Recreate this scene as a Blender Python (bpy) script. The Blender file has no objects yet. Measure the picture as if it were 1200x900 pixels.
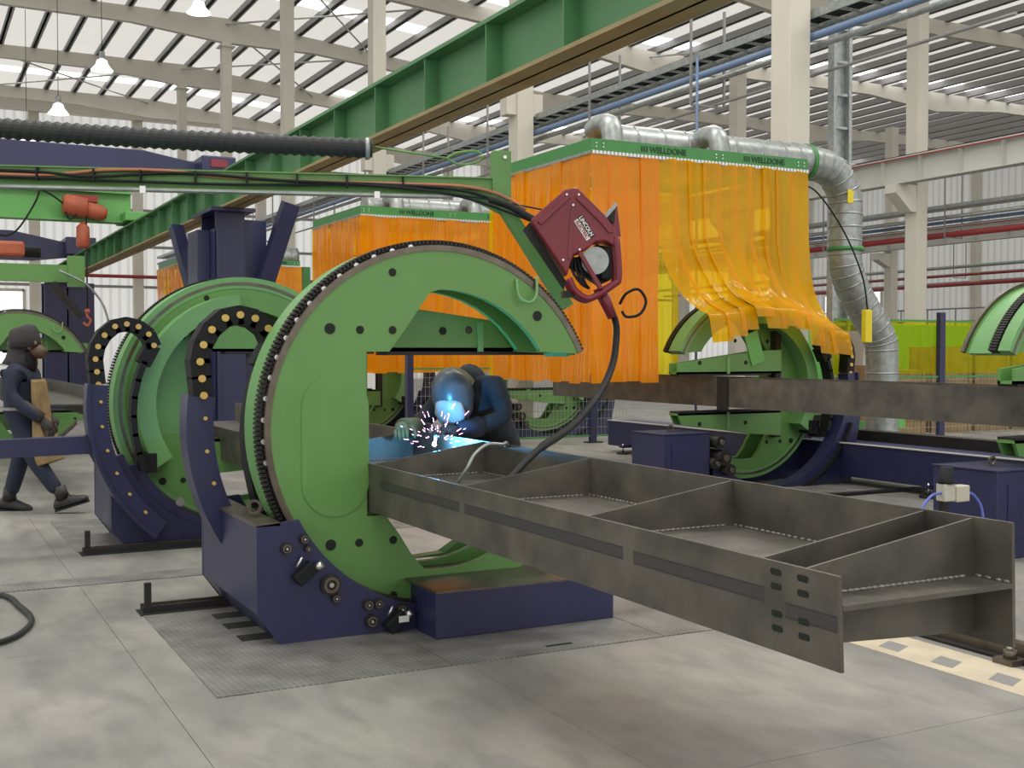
import bpy, bmesh, math, random
from mathutils import Vector, Matrix
random.seed(7)
SC = bpy.context.scene
COL = SC.collection
PI = math.pi
rad = math.radians

# ------------------------------------------------------------------ camera
cam_d = bpy.data.cameras.new('camera'); cam = bpy.data.objects.new('camera', cam_d); COL.objects.link(cam)
cam_d.sensor_width = 36.0; cam_d.lens = 36.0 * 1359.0 / 1200.0
cam_d.clip_start = .05; cam_d.clip_end = 400
cam.location = (0, 0, 1.6)
cam.rotation_euler = (rad(90) - math.atan(38 / 1359.0), 0, rad(-27.6))
SC.camera = cam
# ------------------------------------------------------------------ world, light, exposure
SC.view_settings.view_transform = 'Standard'; SC.view_settings.look = 'None'
SC.view_settings.gamma = 1; SC.view_settings.use_curve_mapping = False
SC.view_settings.exposure = 0.0
W = bpy.data.worlds.new('world'); SC.world = W; W.use_nodes = True
bg = W.node_tree.nodes['Background']; bg.inputs[0].default_value = (1, .985, .95, 1); bg.inputs[1].default_value = 1.38
def area(name, loc, sx, sy, power, color=(1, .98, .94), rot=(0, 0, 0)):
    l = bpy.data.lights.new(name, 'AREA'); l.shape = 'RECTANGLE'; l.size = sx; l.size_y = sy; l.energy = power; l.color = color
    o = bpy.data.objects.new(name, l); COL.objects.link(o); o.location = loc; o.rotation_euler = rot
    return o
for i, (x, y, p) in enumerate([(2, -6, 700), (2, 3, 900), (3, 12, 1300), (16, 8, 1300), (16, 20, 1300), (-12, 14, 1200), (30, 14, 1000)]):
    area('roof_fill_lamp', (x, y, 13.4), 9, 2.0, p * .55)  # unseen fill lamps added below the roof to brighten the hall
area('weld_arc_lamp', (2.95, 6.62, 1.03), .05, .05, 1)   # replaced by the point lamp below
bpy.data.objects.remove(bpy.data.objects['weld_arc_lamp'])
pl = bpy.data.lights.new('weld_arc_lamp', 'POINT'); pl.energy = 32; pl.color = (.10, .50, 1.0); pl.shadow_soft_size = .02
po = bpy.data.objects.new('weld_arc_lamp', pl); COL.objects.link(po); po.location = (2.93, 6.64, 1.045)

# ------------------------------------------------------------------ materials
def mat(name, col, rough=.5, metal=0, noise=0, nscale=6, bump=0, bscale=40, spec=None, col2=None, stretch=None, detail=4):
    m = bpy.data.materials.new(name); m.use_nodes = True
    nt = m.node_tree; b = nt.nodes['Principled BSDF']
    b.inputs['Base Color'].default_value = (*col, 1); b.inputs['Roughness'].default_value = rough; b.inputs['Metallic'].default_value = metal
    if spec is not None: b.inputs['Specular IOR Level'].default_value = spec
    tc = nt.nodes.new('ShaderNodeTexCoord'); mp = nt.nodes.new('ShaderNodeMapping'); nt.links.new(tc.outputs['Object'], mp.inputs[0])
    if stretch: mp.inputs['Scale'].default_value = stretch
    if noise or col2:
        n = nt.nodes.new('ShaderNodeTexNoise'); n.inputs['Scale'].default_value = nscale; n.inputs['Detail'].default_value = detail
        nt.links.new(mp.outputs[0], n.inputs['Vector'])
        r = nt.nodes.new('ShaderNodeValToRGB'); nt.links.new(n.outputs[0], r.inputs[0])
        c2 = col2 if col2 else tuple(c * (1 - noise) for c in col)
        r.color_ramp.elements[0].position = .32; r.color_ramp.elements[0].color = (*c2, 1)
        r.color_ramp.elements[1].position = .68; r.color_ramp.elements[1].color = (*col, 1)
        nt.links.new(r.outputs[0], b.inputs['Base Color'])
    if bump:
        n2 = nt.nodes.new('ShaderNodeTexNoise'); n2.inputs['Scale'].default_value = bscale
        nt.links.new(mp.outputs[0], n2.inputs['Vector'])
        bp = nt.nodes.new('ShaderNodeBump'); bp.inputs['Strength'].default_value = bump; bp.inputs['Distance'].default_value = .01
        nt.links.new(n2.outputs[0], bp.inputs['Height']); nt.links.new(bp.outputs[0], b.inputs['Normal'])
    return m
def emis(name, col, s):
    m = bpy.data.materials.new(name); m.use_nodes = True; b = m.node_tree.nodes['Principled BSDF']
    b.inputs['Base Color'].default_value = (*[min(c, .8) for c in col], 1); b.inputs['Emission Color'].default_value = (*col, 1); b.inputs['Emission Strength'].default_value = s
    return m
M = {}
M['green'] = mat('green_paint', (.125, .29, .075), .42, noise=.12, nscale=2.5)
M['green_light'] = mat('green_paint_rim', (.16, .36, .13), .38, noise=.1, nscale=4)
M['green_girder'] = mat('green_girder_paint', (.085, .24, .10), .45, noise=.15, nscale=2)
M['green_bright'] = mat('bright_green_paint', (.13, .40, .10), .45)
M['green_booth'] = mat('booth_green_paint', (.055, .24, .06), .45)
M['green_flange'] = mat('girder_dusty_flange', (.33, .26, .12), .6, noise=.2, nscale=3)
M['navy'] = mat('navy_paint', (.024, .026, .085), .38, noise=.2, nscale=3)
M['steel'] = mat('mill_scale_steel', (.140, .128, .104), .5, .3, nscale=5, col2=(.070, .065, .057), bump=.15, bscale=60, detail=8)
M['steel_dark'] = mat('dark_steel', (.030, .027, .025), .55, .4, noise=.3)
M['steel_grind'] = mat('heat_marked_steel', (.075, .070, .072), .45, .5)
M['weld'] = mat('weld_seam', (.26, .25, .23), .45, .5, noise=.4, nscale=60)
M['machined'] = mat('machined_steel', (.17, .145, .115), .35, .7, noise=.3, nscale=12)
M['chrome'] = mat('bright_metal', (.62, .62, .6), .25, .9)
M['galv'] = mat('galvanised_sheet', (.40, .43, .42), .38, .55, noise=.3, nscale=14)
M['cream'] = mat('cream_steel_paint', (.62, .59, .51), .55, noise=.08, nscale=1)
M['white_steel'] = mat('white_steel_paint', (.52, .52, .48), .5)
M['purlin'] = mat('galvanised_purlin', (.26, .255, .25), .5, .2)
M['black'] = mat('black_rubber', (.008, .009, .010), .6, spec=.3)
M['black_hose'] = mat('black_hose_rubber', (.017, .020, .020), .55)
M['hole'] = mat('painted_hole_shade', (.008, .012, .008), .8)  # dark colour painted for the shade inside holes and grooves
M['red'] = mat('maroon_plastic', (.21, .018, .035), .35, noise=.15)
M['red_pipe'] = mat('red_pipe_paint', (.30, .03, .03), .5)
M['orange_hoist'] = mat('faded_red_hoist_paint', (.48, .11, .05), .5, noise=.25, nscale=8)
M['copper'] = mat('orange_brown_cable', (.42, .16, .08), .5)
M['blue_pipe'] = mat('blue_pipe_paint', (.13, .20, .33), .5)
M['brass'] = mat('yellow_pin', (.62, .42, .12), .4, .2)
M['lamp'] = emis('lit_lamp', (1, 1, .97), 2.5)
M['sky'] = emis('daylight_skylight', (1, 1, 1), 2.4)
M['window'] = emis('daylight_window', (.97, 1, 1), 1.15)
M['arc'] = emis('welding_arc', (.55, .85, 1), 30)
M['spark'] = emis('hot_spark', (1, .35, .75), 6)
M['cloth'] = mat('dark_navy_cloth', (.020, .028, .055), .85, noise=.3, nscale=9, bump=.3, bscale=18)
M['cloth_blk'] = mat('blackish_jacket_cloth', (.016, .022, .032), .85, noise=.3, nscale=9, bump=.3, bscale=18)
M['cap'] = mat('grey_hood_cloth', (.045, .040, .042), .8, noise=.3)
M['leather'] = mat('tan_leather', (.32, .22, .10), .75, noise=.35, nscale=8)
M['glove'] = mat('dark_glove_leather', (.045, .038, .035), .75)
M['glove_y'] = mat('worn_yellow_glove', (.12, .13, .06), .75)
M['boot'] = mat('black_boot_leather', (.018, .016, .017), .5)
M['boot_grey'] = mat('dusty_grey_boot', (.12, .11, .11), .6)
M['skin'] = mat('skin', (.25, .13, .08), .5)
M['mask_shell'] = mat('grey_helmet_shell', (.07, .08, .09), .35)
M['mask_front'] = mat('arc_lit_mask_front', (.35, .42, .45), .3)  # paler tone paints in the arc's light on the lower mask
M['mark'] = mat('heat_outline', (.055, .052, .050), .55, .4)
M['brown'] = mat('brown_respirator', (.10, .055, .035), .55)
M['cardboard'] = mat('cardboard', (.42, .26, .13), .8, noise=.15)
M['wood'] = mat('crate_wood', (.30, .20, .09), .8, noise=.35, nscale=5)
M['beige'] = mat('beige_housing', (.50, .48, .40), .5)
M['blue_tube'] = mat('blue_air_tube', (.10, .14, .50), .4)
M['white'] = mat('white_paint', (.75, .75, .75), .5)
M['text_green'] = mat('dark_lettering', (.008, .05, .012), .5)
M['yellow_lbl'] = mat('yellow_label', (.75, .60, .02), .5)
M['plastic'] = mat('clear_plastic_sheet', (.55, .53, .50), .25)
M['cyan_pad'] = mat('pale_pad', (.35, .6, .6), .5)

def floor_mat():
    m = bpy.data.materials.new('worn_concrete'); m.use_nodes = True; nt = m.node_tree; b = nt.nodes['Principled BSDF']
    geo = nt.nodes.new('ShaderNodeNewGeometry')
    def noise(s, d, st=(1, 1, 1), dist=0):
        mp = nt.nodes.new('ShaderNodeMapping'); mp.inputs['Scale'].default_value = st
        nt.links.new(geo.outputs['Position'], mp.inputs[0])
        n = nt.nodes.new('ShaderNodeTexNoise'); n.inputs['Scale'].default_value = s; n.inputs['Detail'].default_value = d; n.inputs['Distortion'].default_value = dist
        nt.links.new(mp.outputs[0], n.inputs['Vector']); return n
    def ramp(n, e):
        r = nt.nodes.new('ShaderNodeValToRGB'); nt.links.new(n.outputs[0], r.inputs[0])
        r.color_ramp.elements[0].position, r.color_ramp.elements[0].color = e[0][0], (*e[0][1], 1)
        r.color_ramp.elements[1].position, r.color_ramp.elements[1].color = e[-1][0], (*e[-1][1], 1)
        for p, c in e[1:-1]:
            k = r.color_ramp.elements.new(p); k.color = (*c, 1)
        return r
    a = ramp(noise(.9, 8, (1, .55, 1), .8), [(.30, (.215, .208, .195)), (.5, (.285, .275, .25)), (.68, (.355, .34, .305))])
    c = ramp(noise(3.2, 10, (1, .5, 1), .4), [(.35, (.74, .75, .78)), (.62, (1, 1, 1))])
    mx = nt.nodes.new('ShaderNodeMix'); mx.data_type = 'RGBA'; mx.blend_type = 'MULTIPLY'; mx.inputs['Factor'].default_value = .8
    nt.links.new(a.outputs[0], mx.inputs['A']); nt.links.new(c.outputs[0], mx.inputs['B'])
    d = ramp(noise(6, 12, (1.0, .4, 1), .3), [(.36, (.70, .70, .71)), (.50, (.96, .96, .96)), (.7, (1.08, 1.07, 1.05))])
    e = ramp(noise(45, 6), [(.30, (.86, .86, .86)), (.55, (1, 1, 1))])
    m2 = nt.nodes.new('ShaderNodeMix'); m2.data_type = 'RGBA'; m2.blend_type = 'MULTIPLY'; m2.inputs['Factor'].default_value = .6
    m3 = nt.nodes.new('ShaderNodeMix'); m3.data_type = 'RGBA'; m3.blend_type = 'MULTIPLY'; m3.inputs['Factor'].default_value = .6
    nt.links.new(mx.outputs['Result'], m2.inputs['A']); nt.links.new(d.outputs[0], m2.inputs['B'])
    nt.links.new(m2.outputs['Result'], m3.inputs['A']); nt.links.new(e.outputs[0], m3.inputs['B'])
    nt.links.new(m3.outputs['Result'], b.inputs['Base Color'])
    rr = nt.nodes.new('ShaderNodeMapRange'); n3 = noise(2, 6)
    nt.links.new(n3.outputs[0], rr.inputs[0]); rr.inputs[3].default_value = .34; rr.inputs[4].default_value = .62
    nt.links.new(rr.outputs[0], b.inputs['Roughness'])
    bp = nt.nodes.new('ShaderNodeBump'); bp.inputs['Strength'].default_value = .08; bp.inputs['Distance'].default_value = .01
    nt.links.new(noise(25, 8).outputs[0], bp.inputs['Height']); nt.links.new(bp.outputs[0], b.inputs['Normal'])
    return m
M['floor'] = floor_mat()
def checker_mat():
    m = mat('diamond_plate_steel', (.36, .355, .335), .55, .3, noise=.45, nscale=4)
    nt = m.node_tree; b = nt.nodes['Principled BSDF']; geo = nt.nodes.new('ShaderNodeNewGeometry')
    mp = nt.nodes.new('ShaderNodeMapping'); mp.inputs['Rotation'].default_value = (0, 0, rad(45)); nt.links.new(geo.outputs['Position'], mp.inputs[0])
    br = nt.nodes.new('ShaderNodeTexBrick'); br.inputs['Scale'].default_value = 1
    br.inputs['Brick Width'].default_value = .05; br.inputs['Row Height'].default_value = .022; br.inputs['Mortar Size'].default_value = .006
    nt.links.new(mp.outputs[0], br.inputs['Vector'])
    old = b.inputs['Base Color'].links[0].from_socket
    mm = nt.nodes.new('ShaderNodeMix'); mm.data_type = 'RGBA'; mm.blend_type = 'MULTIPLY'; mm.inputs['Factor'].default_value = 1
    rp = nt.nodes.new('ShaderNodeValToRGB'); nt.links.new(br.outputs['Fac'], rp.inputs[0]); rp.color_ramp.elements[0].color = (1.0, 1.0, 1.0, 1); rp.color_ramp.elements[1].color = (.62, .62, .62, 1)
    nt.links.new(old, mm.inputs['A']); nt.links.new(rp.outputs[0], mm.inputs['B']); nt.links.new(mm.outputs['Result'], b.inputs['Base Color'])
    bp = nt.nodes.new('ShaderNodeBump'); bp.inputs['Strength'].default_value = .9; bp.inputs['Distance'].default_value = .006; bp.invert = True
    nt.links.new(br.outputs['Fac'], bp.inputs['Height']); nt.links.new(bp.outputs[0], b.inputs['Normal'])
    return m
M['plate'] = checker_mat()
def thin_sheet(name, col, f, axis=None, period=.45, dark=.8):
    m = bpy.data.materials.new(name); m.use_nodes = True; nt = m.node_tree; b = nt.nodes['Principled BSDF']; out = nt.nodes['Material Output']
    b.inputs['Base Color'].default_value = (*col, 1); b.inputs['Roughness'].default_value = .6
    tl = nt.nodes.new('ShaderNodeBsdfTranslucent'); tl.inputs[0].default_value = (*col, 1)
    mx = nt.nodes.new('ShaderNodeMixShader'); mx.inputs[0].default_value = f
    nt.links.new(b.outputs[0], mx.inputs[1]); nt.links.new(tl.outputs[0], mx.inputs[2]); nt.links.new(mx.outputs[0], out.inputs[0])
    if axis:
        geo = nt.nodes.new('ShaderNodeNewGeometry'); w = nt.nodes.new('ShaderNodeTexWave'); w.bands_direction = axis; w.inputs['Scale'].default_value = .314 / period
        nt.links.new(geo.outputs['Position'], w.inputs['Vector'])
        rr = nt.nodes.new('ShaderNodeValToRGB'); nt.links.new(w.outputs['Fac'], rr.inputs[0])
        rr.color_ramp.elements[0].position = .0; rr.color_ramp.elements[0].color = (*[c * dark for c in col], 1); rr.color_ramp.elements[1].position = .45; rr.color_ramp.elements[1].color = (*col, 1)
        nt.links.new(rr.outputs[0], b.inputs['Base Color']); nt.links.new(rr.outputs[0], tl.inputs[0])
    return m
M['deck'] = thin_sheet('roof_sheet_made_translucent', (.76, .745, .72), .66)  # translucency added to the metal sheets so sky light brightens the roof
M['wall_x'] = thin_sheet('ribbed_wall_made_translucent', (.70, .705, .70), .6, 'X')  # wall cladding also made translucent to lift its brightness
M['wall_y'] = thin_sheet('ribbed_side_made_translucent', (.70, .705, .70), .6, 'Y')
def pvc(name, col, trans, tcol, rough=.12):
    m = bpy.data.materials.new(name); m.use_nodes = True; nt = m.node_tree; nt.nodes.clear()
    out = nt.nodes.new('ShaderNodeOutputMaterial'); pb = nt.nodes.new('ShaderNodeBsdfPrincipled')
    pb.inputs['Base Color'].default_value = (*col, 1); pb.inputs['Roughness'].default_value = rough
    tl = nt.nodes.new('ShaderNodeBsdfTranslucent'); tl.inputs[0].default_value = (*col, 1)
    tr = nt.nodes.new('ShaderNodeBsdfTransparent'); tr.inputs[0].default_value = (*tcol, 1)
    m1 = nt.nodes.new('ShaderNodeMixShader'); m1.inputs[0].default_value = .42
    m2 = nt.nodes.new('ShaderNodeMixShader'); m2.inputs[0].default_value = trans
    nt.links.new(pb.outputs[0], m1.inputs[1]); nt.links.new(tl.outputs[0], m1.inputs[2])
    nt.links.new(m1.outputs[0], m2.inputs[1]); nt.links.new(tr.outputs[0], m2.inputs[2]); nt.links.new(m2.outputs[0], out.inputs[0])
    tc = nt.nodes.new('ShaderNodeNewGeometry'); mp = nt.nodes.new('ShaderNodeMapping'); mp.inputs['Scale'].default_value = (6, 6, .5)
    nt.links.new(tc.outputs['Position'], mp.inputs[0]); n = nt.nodes.new('ShaderNodeTexNoise'); n.inputs['Scale'].default_value = 1.3; nt.links.new(mp.outputs[0], n.inputs['Vector'])
    bp = nt.nodes.new('ShaderNodeBump'); bp.inputs['Strength'].default_value = .9; bp.inputs['Distance'].default_value = .04
    nt.links.new(n.outputs[0], bp.inputs['Height']); nt.links.new(bp.outputs[0], pb.inputs['Normal'])
    return m
M['pvc'] = pvc('orange_pvc', (.95, .33, .008), .18, (1, .45, .02))
M['pvc_clear'] = pvc('amber_clear_pvc', (.95, .47, .004), .34, (1, .74, .02), .06)
M['pvc_yellow'] = pvc('yellow_clear_pvc', (.95, .72, .01), .45, (1, .9, .04), .1)
M['pvc_lime'] = pvc('lime_pvc', (.62, .62, .01), .72, (.86, .88, .05), .1)

# ------------------------------------------------------------------ geometry helpers
class G:
    def __init__(s): s.v = []; s.f = []; s.sm = []
    def add(s, vs, fs, smooth=False):
        n = len(s.v); s.v += [tuple(v) for v in vs]; s.f += [tuple(i + n for i in f) for f in fs]; s.sm += [smooth] * len(fs); return s
    def box(s, a, b):
        x0, y0, z0 = a; x1, y1, z1 = b
        return s.add([(x0, y0, z0), (x1, y0, z0), (x1, y1, z0), (x0, y1, z0), (x0, y0, z1), (x1, y0, z1), (x1, y1, z1), (x0, y1, z1)],
                     [(0, 3, 2, 1), (4, 5, 6, 7), (0, 1, 5, 4), (1, 2, 6, 5), (2, 3, 7, 6), (3, 0, 4, 7)])
    def beam(s, p, q, w, h, up=(0, 0, 1)):
        p = Vector(p); q = Vector(q); d = (q - p).normalized(); u = Vector(up)
        sd = d.cross(u)
        if sd.length < 1e-4: sd = d.cross(Vector((1, 0, 0)))
        sd.normalize(); u = sd.cross(d).normalized(); a = sd * w / 2; b = u * h / 2
        return s.add([p - a - b, p + a - b, p + a + b, p - a + b, q - a - b, q + a - b, q + a + b, q - a + b],
                     [(0, 3, 2, 1), (4, 5, 6, 7), (0, 1, 5, 4), (1, 2, 6, 5), (2, 3, 7, 6), (3, 0, 4, 7)])
    def tube(s, pts, r, n=10, cap=True, smooth=True):
        pts = [Vector(p) for p in pts]; rs = r if isinstance(r, (list, tuple)) else [r] * len(pts)
        ref = None; rings = []
        for i, p in enumerate(pts):
            t = (pts[min(i + 1, len(pts) - 1)] - pts[max(i - 1, 0)])
            if t.length < 1e-9: t = Vector((0, 0, 1))
            t.normalize()
            if ref is None:
                ref = Vector((0, 0, 1)) if abs(t.z) < .9 else Vector((1, 0, 0))
            sd = t.cross(ref).normalized(); up = sd.cross(t).normalized(); ref = up
            rings.append([p + (sd * math.cos(2 * PI * k / n) + up * math.sin(2 * PI * k / n)) * rs[i] for k in range(n)])
        vs = [v for rg in rings for v in rg]; fs = []
        for i in range(len(pts) - 1):
            for k in range(n): fs.append((i * n + k, i * n + (k + 1) % n, (i + 1) * n + (k + 1) % n, (i + 1) * n + k))
        s.add(vs, fs, smooth)
        if cap:
            s.add(rings[0], [tuple(range(n))]); s.add(rings[-1], [tuple(reversed(range(n)))])
        return s
    def cyl(s, p, q, r, n=16): return s.tube([p, q], r, n)
    def prism(s, poly, fa, fb):
        """poly: 2D outline, fa/fb map (a,b) to 3D for both ends"""
        n = len(poly); A = [fa(*p) for p in poly]; B = [fb(*p) for p in poly]
        s.add(A + B, [tuple(range(n)), tuple(reversed(range(n, 2 * n)))] + [(i, (i + 1) % n, n + (i + 1) % n, n + i) for i in range(n)]); return s
    def xz(s, poly, y0, y1): return s.prism(poly, lambda a, b: (a, y0, b), lambda a, b: (a, y1, b))
    def xy(s, poly, z0, z1): return s.prism(poly, lambda a, b: (a, b, z0), lambda a, b: (a, b, z1))
    def yz(s, poly, x0, x1): return s.prism(poly, lambda a, b: (x0, a, b), lambda a, b: (x1, a, b))
    def ball(s, c, r, n=12, m=8, sc=(1, 1, 1)):
        vs = []; fs = []
        for i in range(m + 1):
            th = PI * i / m
            for k in range(n):
                ph = 2 * PI * k / n; vs.append((c[0] + r * sc[0] * math.sin(th) * math.cos(ph), c[1] + r * sc[1] * math.sin(th) * math.sin(ph), c[2] + r * sc[2] * math.cos(th)))
        for i in range(m):
            for k in range(n): fs.append((i * n + k, (i + 1) * n + k, (i + 1) * n + (k + 1) % n, i * n + (k + 1) % n))
        return s.add(vs, fs, True)
    def band(s, r0, r1, a0, a1, y0, y1, n=48, c=(0, 0), closed=False):
        """arc band in the xz plane between radii r0,r1, angles in degrees"""
        vs = []; fs = []
        for i in range(n + 1):
            a = rad(a0 + (a1 - a0) * i / n); ca, sa = math.cos(a), math.sin(a)
            for r, y in ((r0, y0), (r1, y0), (r1, y1), (r0, y1)): vs.append((c[0] + r * ca, y, c[1] + r * sa))
        for i in range(n):
            for k in range(4): fs.append((i * 4 + k, i * 4 + (k + 1) % 4, i * 4 + 4 + (k + 1) % 4, i * 4 + 4 + k))
        fs += [(0, 1, 2, 3), (n * 4 + 3, n * 4 + 2, n * 4 + 1, n * 4)]
        return s.add(vs, fs)
    def map(s, fn): s.v = [tuple(fn(Vector(v))) for v in s.v]; return s

ORG = {}
def mesh_of(name, g, m):
    me = bpy.data.meshes.new(name); me.from_pydata([tuple(v) for v in g.v], [], g.f)
    me.polygons.foreach_set('use_smooth', g.sm)
    bm = bmesh.new(); bm.from_mesh(me); bmesh.ops.remove_doubles(bm, verts=bm.verts, dist=1e-5)
    bmesh.ops.recalc_face_normals(bm, faces=bm.faces); bm.to_mesh(me); bm.free()
    me.materials.append(M[m] if isinstance(m, str) else m); return me
def tag(o, label=None, cat=None, group=None, kind=None):
    if label: o['label'] = label
    if cat: o['category'] = cat
    if group: o['group'] = group
    if kind: o['kind'] = kind
    return o
def part(name, g, m, parent, bevel=0, label=None, kind=None):
    """g is in the parent's space"""
    me = mesh_of(name, g, m); o = bpy.data.objects.new(name, me); COL.objects.link(o); o.parent = parent
    if bevel:
        b = o.modifiers.new('bevel', 'BEVEL'); b.width = bevel; b.segments = 2; b.limit_method = 'ANGLE'; b.angle_limit = rad(40); b.harden_normals = False
    if label: o['label'] = label
    if kind: o['kind'] = kind
    return o
def thing(name, loc, label=None, cat=None, group=None, rotz=0, kind=None):
    o = bpy.data.objects.new(name, None); COL.objects.link(o); o.location = loc; o.rotation_euler = (0, 0, rotz); o.empty_display_size = .1
    return tag(o, label, cat, group, kind)
def wpart(name, g, m, parent, **k):
    """g is in world space, parent unrotated"""
    L = parent.location; par = parent
    while par.parent: par = par.parent
    L = par.location.copy()
    g.v = [(v[0] - L[0], v[1] - L[1], v[2] - L[2]) for v in g.v]
    return part(name, g, m, parent, **k)
def solo(name, g, m, label=None, cat=None, group=None, kind=None, bevel=0):
    xs = [v[0] for v in g.v]; ys = [v[1] for v in g.v]; zs = [v[2] for v in g.v]
    L = ((min(xs) + max(xs)) / 2, (min(ys) + max(ys)) / 2, min(zs))
    g.v = [(v[0] - L[0], v[1] - L[1], v[2] - L[2]) for v in g.v]
    o = part(name, g, m, None, bevel); o.location = L
    return tag(o, label, cat, group, kind)
def copy_tree(o, parent=None):
    c = o.copy(); COL.objects.link(c); c.parent = parent
    for ch in list(o.children): copy_tree(ch, c)
    return c
def text(txt, size, parent, matrix, m, name='lettering', ext=.002):
    cu = bpy.data.curves.new(name, 'FONT'); cu.body = txt; cu.size = size; cu.extrude = ext; cu.align_x = 'CENTER'; cu.align_y = 'CENTER'
    cu.offset = size * .035
    o = bpy.data.objects.new('tmp', cu); COL.objects.link(o)
    dg = bpy.context.evaluated_depsgraph_get(); me = bpy.data.meshes.new_from_object(o.evaluated_get(dg)); bpy.data.objects.remove(o)
    me.transform(matrix); me.name = name; me.materials.clear(); me.materials.append(M[m])
    r = bpy.data.objects.new(name, me); COL.objects.link(r); r.parent = parent; return r
def smooth_path(pts, n=8):
    """Catmull-Rom"""
    P = [Vector(p) for p in pts]; out = []
    for i in range(len(P) - 1):
        p0 = P[max(i - 1, 0)]; p1 = P[i]; p2 = P[i + 1]; p3 = P[min(i + 2, len(P) - 1)]
        for k in range(n):
            t = k / n
            out.append(.5 * ((2 * p1) + (p2 - p0) * t + (2 * p0 - 5 * p1 + 4 * p2 - p3) * t * t + (3 * p1 - p0 - 3 * p2 + p3) * t ** 3))
    out.append(P[-1]); return out

# ================================================================== SETTING
# floor: concrete slabs over a dark bed, joints open
fl = solo('floor', G().box((-45, -20, -.30), (75, 64, -.05)), 'steel_dark', kind='structure')
XB = [-45, -9, -6, -3, 1.03, 2.52, 5.1, 8.6, 12, 16, 21, 27, 34, 44, 75]
def yb(i):
    x0 = XB[i]
    base = [-20, -6, -3, .4, 3.51, 6.55, 8.34] if x0 < 1 else ([-20, -3, .4, 3.51] if x0 > 5 else [-20, -3, .4, 3.51])
    y = base[-1]; out = list(base)
    while y < 60: y += 4.9 if y > 8 else 3.3; out.append(min(y, 63.5))
    return out
for i in range(len(XB) - 1):
    ys = yb(i)
    for j in range(len(ys) - 1):
        if ys[j + 1] - ys[j] < .02: continue
        g = G().box((XB[i] + .0015, ys[j] + .0015, -.05), (XB[i + 1] - .0015, ys[j + 1] - .0015, 0))
        o = wpart('slab', g, 'floor', fl)

# walls
wb = solo('wall_back', G().add([(-45, 63, 0), (75, 63, 0), (75, 63, 14.6), (-45, 63, 14.6)], [(0, 1, 2, 3)]), 'wall_x', kind='structure')
wr = solo('wall_right', G().add([(55, -20, 0), (55, 63, 0), (55, 63, 13.2), (55, -20, 13.2)], [(0, 1, 2, 3)]), 'wall_y', kind='structure')
for z in (4.9, 7.0, 8.9, 11.6): wpart('girt', G().box((-45, 62.9, z), (55, 63, z + .14)), 'purlin', wb)
for z in (5.6, 8.2): wpart('girt', G().box((54.9, 10, z), (55, 63, z + .12)), 'purlin', wr)
win = thing('window_1', (4.0, 62.9, 0), kind='structure')
wpart('pane', G().box((-3, 62.82, 1.0), (5.3, 62.88, 4.6)), 'window', win)
fr = G()
for x in (-3, .0, 2.6, 5.3): fr.box((x - .08, 62.76, .9), (x + .08, 62.9, 4.7))
fr.box((-3, 62.76, 4.6), (5.3, 62.9, 4.75)).box((-3, 62.76, .9), (5.3, 62.9, 1.02))
wpart('window_frame', fr, 'cream', win)
for k, (y0, y1, z0, z1, x) in enumerate([(55.9, 54.4, 3.2, 5.4, 54.85), (59.5, 58.2, 3.0, 5.3, 54.85), (62.6, 61.2, 3.0, 5.6, 54.85)]):
    w = thing('window_%d' % (k + 2), (x, (y0 + y1) / 2, z0), kind='structure')
    wpart('pane', G().box((x, y1, z0), (x + .06, y0, z1)), 'window', w)
    g = G()
    for y in (y0, y1): g.box((x - .05, y - .06, z0), (x + .1, y + .06, z1))
    g.box((x - .05, y1, z0 - .1), (x + .1, y0, z0)).box((x - .05, y1, z1), (x + .1, y0, z1 + .1))
    wpart('window_frame', g, 'cream', w)
wpart('top_beam', G().box((-45, 62.3, 13.55), (60, 62.7, 14.1)), 'cream', wb)

# roof: profile in X, sheets, purlins, rafters, skylights
def roof_z(x):      # underside of the rafters
    if x <= 11: return 13.35
    if x >= 25: return 11.95
    return 13.35 - 1.4 * (x - 11) / 14
DK = 1.25           # deck above the rafter underside
ceil = thing('ceiling', (0, 20, 14), kind='structure')
xs = [-45, 11, 25, 75]
for k in range(10):
    ya_, yb_s = -20 + k * 8.35, -20 + k * 8.35 + 8.33
    for i in range(3):
        x0, x1 = xs[i], xs[i + 1]; z0, z1 = roof_z(x0) + DK, roof_z(x1) + DK
        wpart('roof_sheet', G().add([(x0, ya_, z0), (x1, ya_, z1), (x1, yb_s, z1), (x0, yb_s, z0)], [(0, 1, 2, 3)]), 'deck', ceil)
for (xa, xb, ys) in ((-14, 11, (10, 26, 41.4, 58.2)), (11, 18, (10, 26, 41.4, 58.2)), (18, 25, (20, 36.2, 52.6)), (25, 66, (20, 36.2, 52.6))):
    for y in ys:
        z0, z1 = roof_z(xa) + DK - .03, roof_z(xb) + DK - .03
        wpart('skylight', G().xz([(xa, z0), (xb, z1), (xb, z1 + .02), (xa, z0 + .02)], y - .5, y + .5), 'sky', ceil)
x = -13.0
while x < 66:
    z = roof_z(x) + DK
    g = G(); g.box((x - .04, 12, z - .30), (x + .04, 63, z - .03)); g.box((x - .10, 12, z - .30), (x + .12, 63, z - .27))
    wpart('purlin', g, 'purlin', ceil); x += 1.28
RY = [12.65 + 8 * k for k in range(7)]
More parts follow.
